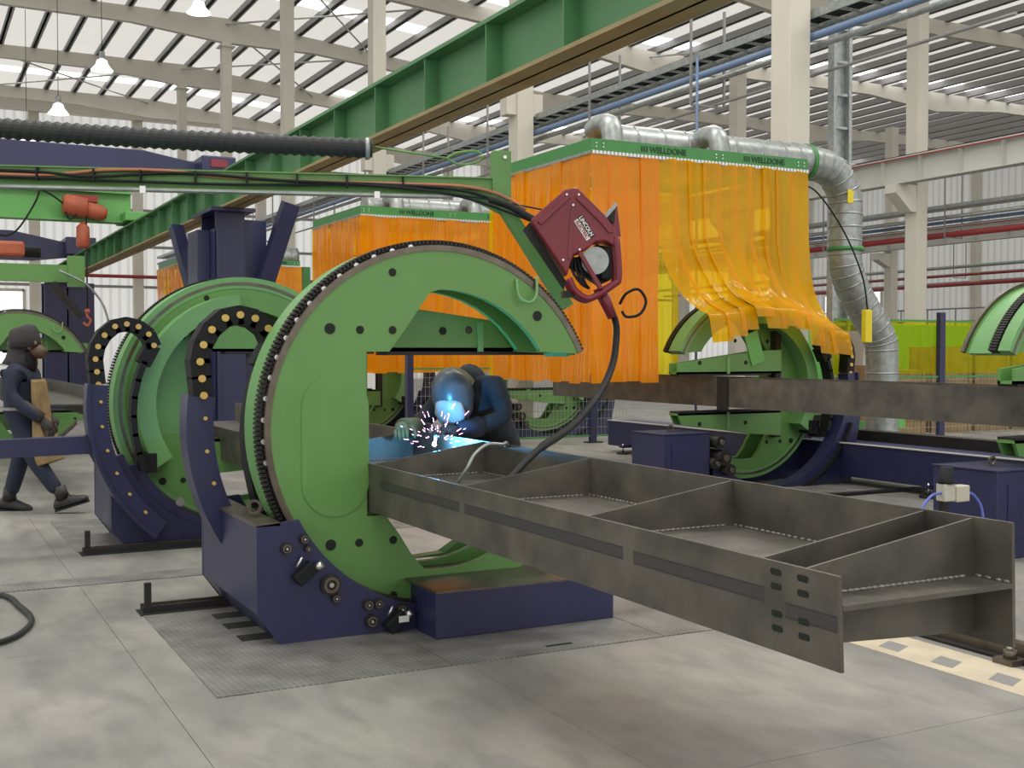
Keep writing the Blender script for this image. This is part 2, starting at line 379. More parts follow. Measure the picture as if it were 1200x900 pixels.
for y in RY[1:]:
    top = lambda x: roof_z(x) + DK - .28
    hx = [(-45, .52), (-5, .52), (3, .55), (7.5, .60), (11, .95), (14.5, .60), (19, .55), (25, .85), (29, .55), (36, .50), (40, .85), (44, .5), (56, .5)]
    g = G()
    for i in range(len(hx) - 1):
        (xa, ha), (xb, hb) = hx[i], hx[i + 1]
        g.xz([(xa, top(xa) - ha), (xb, top(xb) - hb), (xb, top(xb)), (xa, top(xa))], y - .02, y + .02)
        g.xz([(xa, top(xa) - ha), (xb, top(xb) - hb), (xb, top(xb) - hb + .025), (xa, top(xa) - ha + .025)], y - .13, y + .13)
    wpart('rafter', g, 'cream', ceil)
# diagonal rod bracing
for (xa, xb, y0) in ((11, 3, 52.65), (11, 17, 44.65), (11, 17, 36.65), (25, 32, 28.65), (3, -5, 52.65)):
    za = roof_z(xa) + .75; zb = roof_z(xb) + .75
    wpart('brace_rod', G().cyl((xa, y0, za), (xb, y0 + 8, zb), .035, 6), 'white_steel', ceil)
    wpart('brace_rod', G().cyl((xb, y0, zb), (xa, y0 + 8, za), .035, 6), 'white_steel', ceil)

# wall posts
k = 0
for x in (-2.5, 5.8, 10.8, 17.3, 24.1, 31, 38, 45, 51):
    wpart('wall_post', G().box((x - .25, 62.5, 0), (x + .25, 62.95, 13.6)), 'cream', wb)
for y in (20, 28, 36, 42, 47, 52, 57, 61):
    wpart('wall_post', G().box((54.5, y - .2, 0), (54.95, y + .2, 12)), 'cream', wr)

# columns
def h_column(x, y, z1, w, d, mm='cream'):
    g = G(); t = .03
    g.box((x - w / 2, y - d / 2, 0), (x + w / 2, y - d / 2 + t, z1)); g.box((x - w / 2, y + d / 2 - t, 0), (x + w / 2, y + d / 2, z1)); g.box((x - .015, y - d / 2, 0), (x + .015, y + d / 2, z1))
    return g
ordn = ['nearest', 'second', 'third', 'fourth', 'fifth', 'sixth', 'seventh']
for i in range(6):
    y = 12.65 + 8 * i
    c = thing('steel_column', (11, y, 0), 'tall cream steel roof column, %s from the camera in the left row of columns' % ordn[i], 'column', 'tall cream roof columns')
    wpart('shaft', G().box((10.82, y - .2, 0), (11.18, y + .2, 13.4)), 'cream', c, bevel=.01)
    wpart('base_plate', G().box((10.7, y - .33, 0), (11.3, y + .33, .03)), 'cream', c)
    wpart('cap_plate', G().box((10.7, y - .3, 13.2), (11.3, y + .3, 13.24)), 'cream', c)
    if i in (1, 2): wpart('bracket', G().box((10.6, y - .15, 6.3), (11.42, y + .15, 6.75)), 'cream', c, bevel=.01)
for i, y in enumerate((23.8, 31.75, 39.7, 47.7, 55.6)):
    c = thing('steel_column', (25.3, y, 0), 'slimmer cream crane runway column, %s from the camera in the right row' % ordn[i], 'column', 'cream runway columns on the right')
    wpart('shaft', G().box((25.1, y - .22, 0), (25.5, y + .22, 12.1)), 'cream', c, bevel=.01)
    if i < 4: wpart('bracket', G().xz([(24.3, 6.25), (25.2, 6.25), (25.2, 5.5), (24.9, 5.5), (24.3, 6.0)], y - .2, y + .2), 'cream', c)
    wpart('base_plate', G().box((25, y - .33, 0), (25.6, y + .33, .03)), 'cream', c)
for i, y in enumerate((39.5, 47.5, 55.5)):
    c = thing('steel_column', (40.4, y, 0), 'far pale column under the second white crane girder, %s from the camera' % ordn[i], 'column', 'far pale columns on the right')
    wpart('shaft', G().box((40.2, y - .22, 0), (40.6, y + .22, 11.9)), 'cream', c)
    wpart('bracket', G().xz([(39.4, 6.1), (40.3, 6.1), (40.3, 5.4), (39.4, 5.8)], y - .2, y + .2), 'cream', c)

# white crane runways
def runway(x, y0, y1, z0, z1, name, label, m, w=.34, step=1.6, red=True, flange=None, kind2=None):
    r = thing(name, (x, y0, z0), label, 'girder')
    wpart('web', G().box((x - .012, y0, z0), (x + .012, y1, z1)), m, r)
    wpart('top_flange', G().box((x - w / 2, y0, z1 - .03), (x + w / 2, y1, z1)), m, r)
    wpart('bottom_flange', G().box((x - w / 2, y0, z0), (x + w / 2, y1, z0 + .03)), flange or m, r)
    wpart('rail', G().box((x - .03, y0, z1), (x + .03, y1, z1 + .06)), 'steel_dark', r)
    y = y0 + .05
    while y < y1:
        wpart('stiffener', G().box((x - w / 2 + .01, y, z0 + .03), (x + w / 2 - .01, y + .015, z1 - .03)), m, r); y += step
    if red:
        wpart('conductor_bar', G().box((x - w / 2 - .10, y0, z1 - .09), (x - w / 2 - .07, y1, z1 - .06)), 'red_pipe', r)
    return r
runway(24.6, 8, 62, 6.25, 6.98, 'crane_girder', 'white crane runway girder with vertical stiffeners and a red conductor bar', 'white_steel', .4, 1.35)
runway(39.7, 10, 62, 6.2, 6.95, 'crane_girder', 'farther white crane runway girder seen below the near one', 'white_steel', .4, 1.6)

# pipes and trays along the hall on the right
def hanger(g, x, y, z0, z1, w=.5):
    g.beam((x - w / 2, y, z0), (x - w / 2, y, z1), .035, .035).beam((x + w / 2, y, z0), (x + w / 2, y, z1), .035, .035).beam((x - w / 2, y, z0), (x + w / 2, y, z0), .035, .035)
t = thing('red_pipe', (27, 8, 5.2), 'long dark red sprinkler pipe hung below the white crane girder', 'pipe')
wpart('pipe', G().cyl((27, 10, 5.0), (27, 62, 5.0), .09, 10), 'red_pipe', t)
for y in range(14, 60, 5):
    g = G(); hanger(g, 27, y, 4.9, 7.2, .7); wpart('hanger', g, 'purlin', t)
t = thing('cable_tray', (27, 8, 5.6), 'grey cable tray with conduits above the red pipe', 'cable tray')
wpart('tray', G().box((26.7, 10, 5.75), (27.3, 62, 5.85)), 'galv', t)
wpart('conduit', G().cyl((26.9, 10, 5.5), (26.9, 62, 5.5), .06, 8), 'galv', t); wpart('conduit', G().cyl((27.2, 10, 5.4), (27.2, 62, 5.4), .05, 8), 'blue_pipe', t)
t = thing('red_pipe', (43, 8, 4.6), 'thin pinkish red pipe low along the far right wall', 'pipe')
wpart('pipe', G().cyl((48, 12, 5.05), (48, 62, 5.05), .10, 8), 'red_pipe', t)
wpart('pipe', G().cyl((48.6, 12, 5.6), (48.6, 62, 5.6), .07, 8), 'purlin', t)
t = thing('red_pipe', (6, 61.5, 5.2), 'thin red pipe crossing the far end wall', 'pipe')
wpart('pipe', G().cyl((-20, 62, 5.45), (24, 62, 5.45), .09, 8), 'red_pipe', t)
t = thing('blue_pipe_rack', (42, 8, 5.6), 'thin grey pipe rack beyond the second crane girder', 'pipe')
wpart('pipe', G().cyl((43, 12, 5.5), (43, 62, 5.5), .08, 8), 'galv', t); wpart('pipe', G().cyl((43.5, 12, 5.15), (43.5, 62, 5.15), .06, 8), 'red_pipe', t)
for y in range(20, 60, 6):
    g = G(); hanger(g, 43.2, y, 5.0, 6.6, .8); wpart('hanger', g, 'purlin', t)

# cable tray and pipes rising over the booths
t = thing('cable_tray', (11.5, 14, 6.2), 'long ladder cable tray hung along the tall cream columns', 'cable tray')
wpart('side_rail', G().box((11.25, 9.5, 6.24), (11.28, 60, 6.36)), 'galv', t); wpart('side_rail', G().box((11.72, 9.5, 6.24), (11.75, 60, 6.36)), 'galv', t)
g = G(); y = 9.6
while y < 60: g.box((11.28, y, 6.26), (11.72, y + .05, 6.29)); y += .4
wpart('rung', g, 'galv', t, kind='stuff')
g = G()
for xx in (11.38, 11.46, 11.55, 11.63): g.cyl((xx, 9.5, 6.31), (xx, 60, 6.31), .025, 6)
wpart('cable_bundle', g, 'black', t)
wpart('conduit', G().cyl((11.3, 9.5, 6.0), (11.3, 60, 6.0), .055, 10), 'blue_pipe', t)
wpart('conduit', G().cyl((11.5, 9.5, 5.93), (11.5, 60, 5.93), .045, 10), 'galv', t)
wpart('conduit', G().cyl((11.7, 9.5, 5.60), (11.7, 60, 5.60), .025, 8), 'purlin', t)
for y in (15.2, 18.3, 22.5, 26, 30, 34.5, 39, 44, 50):
    g = G(); hanger(g, 11.5, y, 5.55, 7.1, .66); wpart('hanger', g, 'purlin', t)
t = thing('cable_tray', (12.9, 13.5, 0), 'vertical galvanised cable ladder beside the nearest tall column', 'cable tray')
wpart('side_rail', G().box((12.55, 13.45, 0), (12.61, 13.58, 9)), 'galv', t); wpart('side_rail', G().box((12.86, 13.45, 0), (12.92, 13.58, 9)), 'galv', t)
wpart('back_sheet', G().box((12.61, 13.55, 0), (12.86, 13.57, 9)), 'galv', t)
for z in [.5 * k for k in range(1, 18)]: wpart('rung', G().box((12.61, 13.47, z), (12.86, 13.50, z + .04)), 'galv', t)
t = thing('blue_pipe', (11.0, 14.5, 0), 'thin vertical blue pipe left of the nearest tall column', 'pipe')
wpart('pipe', G().cyl((10.55, 14.2, 0), (10.55, 14.2, 6.0), .02, 8), 'blue_pipe', t)

# high bay lamps
for i, (x, y, z) in enumerate([(8.05, 36, 11.9), (5.95, 41, 11.0), (4.9, 44, 10.0), (4.2, 48, 9.6)]):
    t = thing('high_bay_lamp', (x, y, z), ['white bell lamp at the top left edge of the roof, largest', 'white bell lamp hanging in front of the roof beam, second largest', 'small white bell lamp hanging before the far wall', 'smallest white bell lamp just above the navy bridge beam'][i], 'lamp', 'bell shaped high bay lamps')
    wpart('shade', G().tube([(x, y, z + .38), (x, y, z + .34), (x, y, z + .2), (x, y, z)], [.05, .16, .20, .36], 16, cap=False), 'lamp', t)
    wpart('gear_box', G().cyl((x, y, z + .36), (x, y, z + .62), .10, 12), 'galv', t)
    wpart('cord', G().cyl((x, y, z + .6), (x, y, roof_z(x) + DK), .012, 6), 'steel_dark', t)

# ================================================================== GREEN GIRDER AND BRIDGES
gg = runway(4.0, 2.0, 36.0, 3.57, 4.07, 'green_girder', 'long green crane girder running diagonally overhead', 'green_girder', .30, 1.15, False, 'green_flange')
# navy support column
t = thing('support_column', (4, 16.5, 0), 'navy steel column with raking braces under the green girder', 'column')
wpart('web', G().box((3.99, 16.1, 0), (4.01, 16.9, 3.5)), 'navy', t)
wpart('flange', G().box((3.8, 16.05, 0), (4.2, 16.1, 3.53)), 'navy', t); wpart('flange', G().box((3.8, 16.9, 0), (4.2, 16.95, 3.53)), 'navy', t)
wpart('side_plate', G().box((3.80, 15.98, 0), (3.83, 17.0, 3.3)), 'navy', t)
wpart('cap_plate', G().box((3.7, 15.85, 3.52), (4.3, 17.1, 3.57)), 'navy', t)
wpart('side_column', G().box((3.62, 16.4, 0), (3.80, 17.0, 3.3)), 'navy', t, bevel=.01)
wpart('side_column', G().box((4.2, 16.2, 0), (4.55, 16.8, 3.45)), 'navy', t, bevel=.01)
wpart('brace', G().beam((3.9, 17.0, 1.7), (3.7, 18.2, 3.5), .18, .16), 'navy', t)
wpart('brace', G().beam((4.2, 16.2, 1.6), (4.75, 15.7, 3.65), .22, .22, (0, 1, 0)), 'navy', t)
t = thing('support_column', (4, 34.6, 0), 'far navy column at the end of the green girder', 'column')
wpart('web', G().box((3.98, 34.2, 0), (4.02, 35, 3.5)), 'navy', t); wpart('flange', G().box((3.4, 34.2, 0), (4.7, 34.26, 3.5)), 'navy', t)
wpart('flange', G().box((3.4, 35, 0), (4.7, 35.06, 3.5)), 'navy', t)
wpart('cap_plate', G().box((3.6, 34.1, 3.5), (4.4, 35.1, 3.57)), 'navy', t)
# navy bridge 1
t = thing('bridge_beam', (1.5, 17.1, 4.13), 'near navy crane bridge beam resting on the green girder', 'bridge beam')
g = G().xz([(-6, 4.02), (3.0, 4.02), (4.1, 4.13), (4.1, 4.24), (3.0, 4.43), (-6, 4.46)], 16.9, 17.3); wpart('box_beam', g, 'navy', t, bevel=.01)
wpart('end_carriage', G().box((3.72, 16.5, 4.14), (4.2, 17.7, 4.36)), 'navy', t, bevel=.02)
wpart('end_bolt_plate', G().box((3.84, 16.48, 4.20), (4.08, 16.50, 4.31)), 'red', t, label='dark maroon end stop')
# light green crane beam + hoist
t = thing('bridge_beam', (1.5, 24, 4.13), 'light green monorail beam carrying the red hoist', 'bridge beam')
wpart('web', G().box((-6, 23.98, 4.16), (4.0, 24.02, 4.72)), 'green_bright', t)
wpart('bottom_flange', G().box((-6, 23.82, 4.13), (4.0, 24.18, 4.17)), 'green_bright', t); wpart('top_flange', G().box((-6, 23.82, 4.70), (4.0, 24.18, 4.74)), 'green_bright', t)
wpart('end_carriage', G().box((3.8, 23.4, 4.14), (4.2, 24.6, 4.32)), 'green_bright', t, bevel=.02)
t = thing('electric_hoist', (3.05, 23.8, 3.6), 'faded red electric chain hoist with orange chain bucket', 'hoist')
wpart('drum_body', G().tube([(2.70, 23.7, 4.42), (2.75, 23.7, 4.42), (3.12, 23.7, 4.36), (3.14, 23.7, 4.36)], [.16, .20, .20, .15], 16), 'orange_hoist', t)
wpart('motor', G().tube([(3.12, 23.7, 4.34), (3.15, 23.7, 4.34), (3.42, 23.7, 4.28), (3.50, 23.7, 4.27)], [.12, .15, .15, .09], 14), 'orange_hoist', t)
wpart('trolley', G().box((2.85, 23.75, 4.5), (3.35, 24.2, 4.62)), 'red_pipe', t)
wpart('chain_bucket', G().tube([(3.06, 23.7, 4.10), (3.06, 23.7, 4.06), (3.06, 23.7, 4.0), (3.06, 23.7, 3.64), (3.06, 23.7, 3.6)], [.03, .06, .12, .13, .10], 12), 'orange_hoist', t, label='orange cylindrical chain bucket')
wpart('chain', G().cyl((3.12, 23.66, 4.2), (3.12, 23.66, 2.35), .016, 6), 'steel_dark', t)
hk = wpart('hook', G().tube(smooth_path([(3.12, 23.66, 2.36), (3.12, 23.66, 2.28), (3.18, 23.66, 2.2), (3.12, 23.66, 2.1), (3.05, 23.66, 2.16)], 6), .022, 8).ball((3.12, 23.66, 2.38), .05), 'orange_hoist', t)
wpart('pendant_cable', G().tube(smooth_path([(2.75, 23.6, 4.5), (2.72, 23.6, 4.3), (2.82, 23.6, 4.12), (2.95, 23.6, 4.25)], 8), .015, 6), 'black', t)
wpart('pendant_switch', G().cyl((3.12, 23.66, 2.08), (3.12, 23.66, 1.6), .012, 6).box((3.08, 23.62, 1.35), (3.17, 23.7, 1.7)), 'steel_dark', t)
t = thing('feed_cable', (2.2, 23.7, 4.1), 'black festoon cable looping under the light green beam', 'cable')
wpart('cable', G().tube(smooth_path([(.9, 23.7, 4.1), (1.5, 23.7, 3.80), (1.85, 23.7, 3.85), (2.2, 23.7, 4.4), (2.3, 23.7, 4.7)], 8), .02, 6), 'black', t)
wpart('cable', G().tube(smooth_path([(2.3, 23.75, 4.7), (2.55, 23.7, 4.55), (2.72, 23.7, 4.42)], 8), .02, 6), 'black', t)
# navy bridge 2
t = thing('bridge_beam', (1.5, 33, 4.13), 'farther navy crane bridge beam left of the green girder', 'bridge beam')
wpart('box_beam', G().xz([(-8, 4.0), (3.0, 4.0), (4.0, 4.13), (4.0, 4.45), (2.5, 4.75), (-8, 4.85)], 32.8, 33.2), 'navy', t)
wpart('end_carriage', G().box((3.75, 32.3, 4.14), (4.5, 33.7, 4.6)), 'navy', t, bevel=.02)
t = thing('exhaust_hose', (1.5, 30, 3.7), 'far dark green exhaust hose left of the girder end', 'hose')
wpart('hose', G().cyl((-6, 30, 4.02), (2.9, 30, 3.98), .13, 12), 'steel_dark', t)

# ================================================================== ROTATORS
def arc(r, a0, a1, n): return [(r * math.cos(rad(a0 + (a1 - a0) * i / n)), r * math.sin(rad(a0 + (a1 - a0) * i / n))) for i in range(n + 1)]
PLATE_IN = [(.68, -.56)] + arc(.86, -42, -90, 8) + [(-.11, -.85), (-.19, -.76), (-.27, -.63), (-.36, -.51), (-.47, -.51), (-.47, .44), (-.33, .44), (-.23, .57), (-.13, .71), (-.07, .79)] + arc(.81, 90, 34, 8) + [(.66, .44)]
def plate_poly(r, a0=24.2, a1=322): return arc(r, a0, a1, 72) + PLATE_IN
HOLES = [(-.69, .57), (-.51, .565), (-.31, .90), (-.31, .565), (.18, .57), (-.69, -.66), (-.52, -.66), (-.31, -.66), (-.31, -.985)]
def rotator(cx, y0, sy, mx, label, arm_top=.44, arm_bot=-.30, chain=True, th=.35, teeth_y=(.03, .12), open_part=True, crescent=True):
    """lx right of centre (mirrored by mx), ly from the plain face towards the arm face, z from the centre"""
    CZ = 1.16
    t = thing('beam_rotator', (cx, y0, 0), label, 'rotator')
    T = lambda v: Vector((mx * v.x, sy * v.y, v.z + CZ))
    P = lambda name, g, m, par=t, **k: part(name, g.map(T), m, par, **k)
    P('c_frame', G().xz(plate_poly(1.04), 0, .05).xz(plate_poly(1.04), th - .05, th).box((-.55, .05, -.51), (-.47, th - .05, .44)), 'green')
    P('running_rail', G().band(1.035, 1.07, 24.3, 322, -.005, .03, 90), 'machined')
    P('drum_rim', G().band(.99, 1.088, 24.3, 322, teeth_y[1] + .01, th + .006, 90).band(.99, 1.035, 24.3, 322, .051, teeth_y[1] + .01, 90), 'green_light')
    P('face_ring', G().band(1.02, 1.045, 24.3, 322, th + .006, th + .012, 90), 'machined')
    g = G().band(1.03, 1.078, 24.3, 322, teeth_y[0], teeth_y[1], 90); n = 215
    for i in range(n):
        a = rad(24.8 + (322 - 25.3) * i / n); ca, sa = math.cos(a), math.sin(a); w = .0085
        q = []
        for r in (1.06, 1.102):
            for s in (-1, 1): q.append((r * ca - s * w * sa, r * sa + s * w * ca))
        poly = [q[0], q[2], q[3], q[1]]
        g.xz(poly, teeth_y[0], teeth_y[1])
    P('gear_rack', g, 'steel_dark')
    for i in range(15):
        a = rad(100 + i * 6.4); g = G().cyl((1.068 * math.cos(a), teeth_y[0] - .012, 1.068 * math.sin(a)), (1.068 * math.cos(a), teeth_y[0] + .004, 1.068 * math.sin(a)), .016, 10)
        P('rack_bolt', g, 'chrome')
    ya, yb_ = (-.003, .001) if sy > 0 else (th - .001, th + .003)
    for k, (hx, hz) in enumerate(HOLES):
        r = .032 if (hx, hz) in ((-.69, .57), (-.69, -.66)) else .024
        P('bolt_hole', G().cyl((hx, ya, hz), (hx, yb_, hz), r, 16), 'hole')
    if sy > 0:      # access cover outlined on the plain face
        st = arc(.20, 180, 360, 14); st = [(a - .75 + .21, b - .30) for a, b in st] + [(a + -.54, b + .12) for a, b in arc(.20, 0, 180, 14)]
        P('access_cover', G().xz([(a - .12, b) for a, b in st], -.006, 0), 'green')
        P('lifting_eye', G().tube(smooth_path([(.50, -.01, .88), (.50, -.04, .78), (.56, -.05, .74), (.62, -.04, .78), (.64, -.01, .90)], 6), .009, 8), 'green_light')
        P('bolt_hole', G().cyl((.65, ya, .66), (.65, yb_, .66), .032, 16), 'hole')
    if not open_part: return t, P
    # arms with clamp pads on the arm face
    y1, y2 = th + .03, th + .20
    up = [(-.36, arm_top), (1.16, arm_top), (1.16, arm_top + .12), (.05, arm_top + .26), (-.36, arm_top + .28)]
    lo = [(-.36, arm_bot), (1.16, arm_bot), (1.10, arm_bot - .13), (.05, arm_bot - .27), (-.36, arm_bot - .30)]
    for poly, z, sg in ((up, arm_top, 1), (lo, arm_bot, -1)):
        a = P('clamp_arm', G().xz(poly, y1, y1 + .03).xz(poly, y2 - .03, y2).xz([(-.36, z), (1.16, z), (1.16, z + sg * .025), (-.36, z + sg * .025)], y1, y2), 'green')
        P('clamp_pad', G().box((-.20, y1 - .01, min(z, z - sg * .022)), (1.14, y2 + .01, max(z, z - sg * .022))), 'steel_dark', a)
        for hx in (.18, .85):
            P('bolt_hole', G().cyl((hx, y1 - .003, z + sg * .13), (hx, y2 + .003, z + sg * .13), .026, 14), 'hole', a)
        P('stiffener', G().box((.42, y1 - .012, min(z, z + sg * .19)), (.46, y2 + .012, max(z, z + sg * .19))), 'green_light', a)
    P('slide_column', G().box((-.44, th, -.60), (-.36, th + .10, .78)), 'steel_dark')
    P('backstop_plate', G().box((-.46, th - .01, -.50), (-.34, th + .03, .43)), 'steel_dark')
    if crescent:
        P('inner_ring', G().band(.78, .93, 95, 214, th, th + .22, 40), 'green_light')
        P('cable_clamp', G().box((-.93, th + .05, -.56), (-.78, th + .24, -.40)).cyl((-.92, th + .1, -.55), (-.92, th + .25, -.55), .06, 12), 'black')
    # curved navy guide
    ys = (th + .28, th + .48)
    gd = P('cable_guide', G().band(1.20, 1.36, 172, 232, ys[0], ys[1] - .03, 30).band(1.33, 1.36, 172, 232, ys[1] - .03, ys[1], 30), 'navy')
    for i in range(6):
        a = rad(178 + i * 9); P('rung', G().cyl((1.25 * math.cos(a), ys[0] - .01, 1.25 * math.sin(a)), (1.25 * math.cos(a), ys[1] + .01, 1.25 * math.sin(a)), .012, 8), 'brass', gd)
    if chain:
        pts = [(-1.26, .18), (-1.27, .28), (-1.28, .38), (-1.26, .48), (-1.21, .57), (-1.13, .64), (-1.04, .66), (-.95, .64), (-.87, .58), (-.83, .49)]
        pts += [(-.90, .36), (-.95, .22), (-.98, .08), (-.99, -.07), (-.98, -.22), (-.95, -.37), (-.92, -.50)]
        for i in range(len(pts) - 1):
            p, q = pts[i], pts[i + 1]; ya_ = th + .27; yb2 = th + .42
            l = P('chain_link', G().beam((p[0], (ya_ + yb2) / 2, p[1]), (q[0] + (q[0] - p[0]) * .15, (ya_ + yb2) / 2, q[1] + (q[1] - p[1]) * .15), yb2 - ya_, .115 if i < 10 else .045, (0, 0, 1) if abs(q[1] - p[1]) < abs(q[0] - p[0]) else (1, 0, 0)), 'black')
            if i < 10: P('pin', G().cyl((p[0], ya_ - .012, p[1]), (p[0], yb2 + .012, p[1]), .022, 12), 'brass', l)
    return t, P

def base_left(P, th, front=-.16, back=1.15, rollers=True):
    """navy cradle with a curved cut out, local x,z about the disc centre"""
    c = -1.16
    poly = [(-1.03, c), (1.12, c), (1.12, -.96), (.60, -.95)] + arc(1.135, -57, -150, 20)[0:] + [(-1.12, -.48), (-1.16, -.48), (-1.16, -.98)]
    poly = [(-1.03, c), (-.226, c), (-.226, -1.03)] + [p for p in arc(1.042, -102.5, -152.5, 16)] + [(-1.16, -.50), (-1.16, -.98)]
    b = P('cradle', G().xz(poly, front, front + .03), 'navy')
    P('cradle_body', G().xz([(-1.02, c), (-1.158, -.98), (-1.158, -.505), (-1.06, -.505), (-1.12 + .08, -.6), (-.96, -.72), (-.96, c)], front + .03, back).box((-1.0, front + .03, c), (1.0, back, c + .03)), 'navy')
    P('top_plate', G().box((-1.17, front, -.505), (-1.03, back, -.485)), 'machined')
    P('cradle', G().xz(poly, back - .03, back), 'navy')
    P('lifting_eye', G().band(.028, .042, 0, 359, .10, .114, 20, (-1.10, -.43)), 'machined')
    if rollers:
        for (x, z, s) in ((-1.0, -.63, .5), (-.90, -.585, .45), (-.88, -.64, .3), (-.75, -.85, .95), (-.72, -.93, .42), (-.53, -.985, .5), (-.47, -.985, .45), (-.51, -1.08, .6), (-.33, -1.03, .5)):
            u = P('drive_roller', G().cyl((x, front - .025, z), (x, front, z), .062 * s, 18), 'steel_dark')
            P('hub', G().band(.030 * s, .048 * s, 0, 359, front - .034, front - .025, 18, (x, z)), 'machined', u)
            P('bolt', G().cyl((x, front - .036, z), (x, front - .02, z), .014 * s, 10), 'chrome', u)
        for (x, z) in ((-.90, -.78), (-.37, -1.10)):
            u = P('sensor_block', G().beam((x - .055, front - .035, z - .03), (x + .045, front - .035, z + .05), .07, .075, (0, 1, 0)), 'black', bevel=.006)
            P('knob', G().cyl((x + .055, front - .05, z + .035), (x + .085, front - .07, z + .06), .022, 14), 'chrome', u)
            P('cable_gland', G().cyl((x - .05, front - .04, z + .05), (x - .02, front - .04, z + .10), .008, 8), 'chrome', u)
        P('small_tag', G().box((-.37, front - .08, -1.09), (-.31, front - .075, -1.055)), 'white')

t1, P1 = rotator(2.82, 6.3, 1, 1, 'large green C shaped beam rotator in the foreground on a navy cradle')
base_left(P1, .35)
bx = P1('side_box', G().box((-.24, -.46, -1.155), (.92, -.18, -.90)), 'navy', bevel=.006)
P1('side_box_lid', G().box((-.24, -.46, -.90), (.92, .5, -.89)), 'machined')
P1('side_box_body', G().box((-.2, -.18, -1.155), (.9, .5, -.90)), 'navy')
P1('foot_bracket', G().xz([(-.05, -.88), (.55, -.88), (.55, -.70), (.38, -.78), (.25, -.86)], .52, .62), 'green')
t2, P2 = rotator(2.61, 10.42, -1, 1, 'second green rotator behind the foreground one, its inner ring and cable chain facing us')
base_left(P2, .35, -.25, .62, False)
P2('lower_plate', G().xz([(-.6, -1.16)] + arc(1.13, -122, -160, 10) + [(-1.16, -.42), (-1.16, -1.0), (-1.03, -1.16)], .60, .68), 'navy')
P2('cradle', G().xz([(-.7, -1.16), (.5, -1.16), (.5, -1.02)] + arc(1.12, -64, -128, 14), .55, .66), 'navy')
for (x, z) in ((-.62, -.80), (-.2, -1.08), (.1, -1.10)): P2('roller_cap', G().cyl((x, .68, z), (x, .71, z), .035, 12), 'chrome')
P2('tie_bar', G().beam((-1.30, .66, .05 - .35), (-3.2, .66, -.33), .16, .14), 'navy')
P2('stay', G().beam((-1.35, .70, -.22), (-1.12, .70, -.66), .06, .10), 'navy')

def right_base(P, th):
    c = -1.16
    P('cradle', G().xz([(-1.0, c), (1.0, c)] + arc(1.12, -30, -150, 24) + [(-1.2, -.5), (-1.2, c)], .10, .16), 'navy')
    P('cradle', G().xz([(-1.2, c), (.9, c)] + arc(1.135, -40, -165, 26) + [(-1.36, -.3), (-1.28, -.7)], th + .30, th + .50), 'navy')
    bx = P('drive_box', G().box((.98, .30, c), (1.62, .92, -.48)), 'navy', bevel=.01)
    P('lid', G().box((.97, .29, -.48), (1.63, .93, -.470)), 'navy', bx, label='lid with a pale worn edge')
    P('access_panel', G().box((1.1, .92, -1.0), (1.5, .928, -.58)), 'navy', bx, bevel=.002)
    P('lifting_eye', G().band(.025, .04, 0, 359, .6, .614, 18, (1.3, -.43)), 'machined')
    for (x, z, s) in ((.86, -.58, 1), (.80, -.76, 1.3), (.92, -.82, .9), (.72, -.90, 1)):
        u = P('drive_roller', G().cyl((x, th + .3, z), (x, th + .62, z), .07 * s, 14), 'steel_dark')
        P('hub', G().cyl((x, th + .62, z), (x, th + .65, z), .03 * s, 12), 'machined', u)
    for i in range(22):     # cable chain lying in the guide
        a0, a1 = rad(200 + i * 3.4), rad(203.0 + i * 3.4)
        P('chain_link', G().beam((1.24 * math.cos(a0), th + .52, 1.24 * math.sin(a0)), (1.24 * math.cos(a1), th + .52, 1.24 * math.sin(a1)), .03, .07, (0, 1, 0)), 'black')
t4, P4 = rotator(8.98, 11.42, -1, -1, 'green rotator under the draped amber curtain, its clamp arms pointing left', .18, -.27, chain=True)
right_base(P4, .35)
P4('lit_panel', G().beam((.12, .56, .66), (.0, .56, .30), .02, .20, (1, 0, 0)), 'green_bright')  # brighter green imitates the light falling on this plate
t5, P5 = rotator(8.98, 7.02, -1, -1, 'green rotator cut off by the right edge of the photograph', .18, -.27, chain=False, th=.5, teeth_y=(.30, .38), crescent=False)
right_base(P5, .50)
t6, P6 = rotator(7.5, 20.9, -1, -1, 'far green rotator seen through the slot of the foreground rotator', .18, -.27, chain=False)
right_base(P6, .35)
t7, P7 = rotator(10.9, 19.9, -1, -1, 'hazy green rotator behind the wire mesh fence', .18, -.27, chain=False); right_base(P7, .35)
t3, P3 = rotator(1.55, 19.4, 1, 1, 'far green rotator behind the walking worker', .44, -.51, chain=False); base_left(P3, .35)

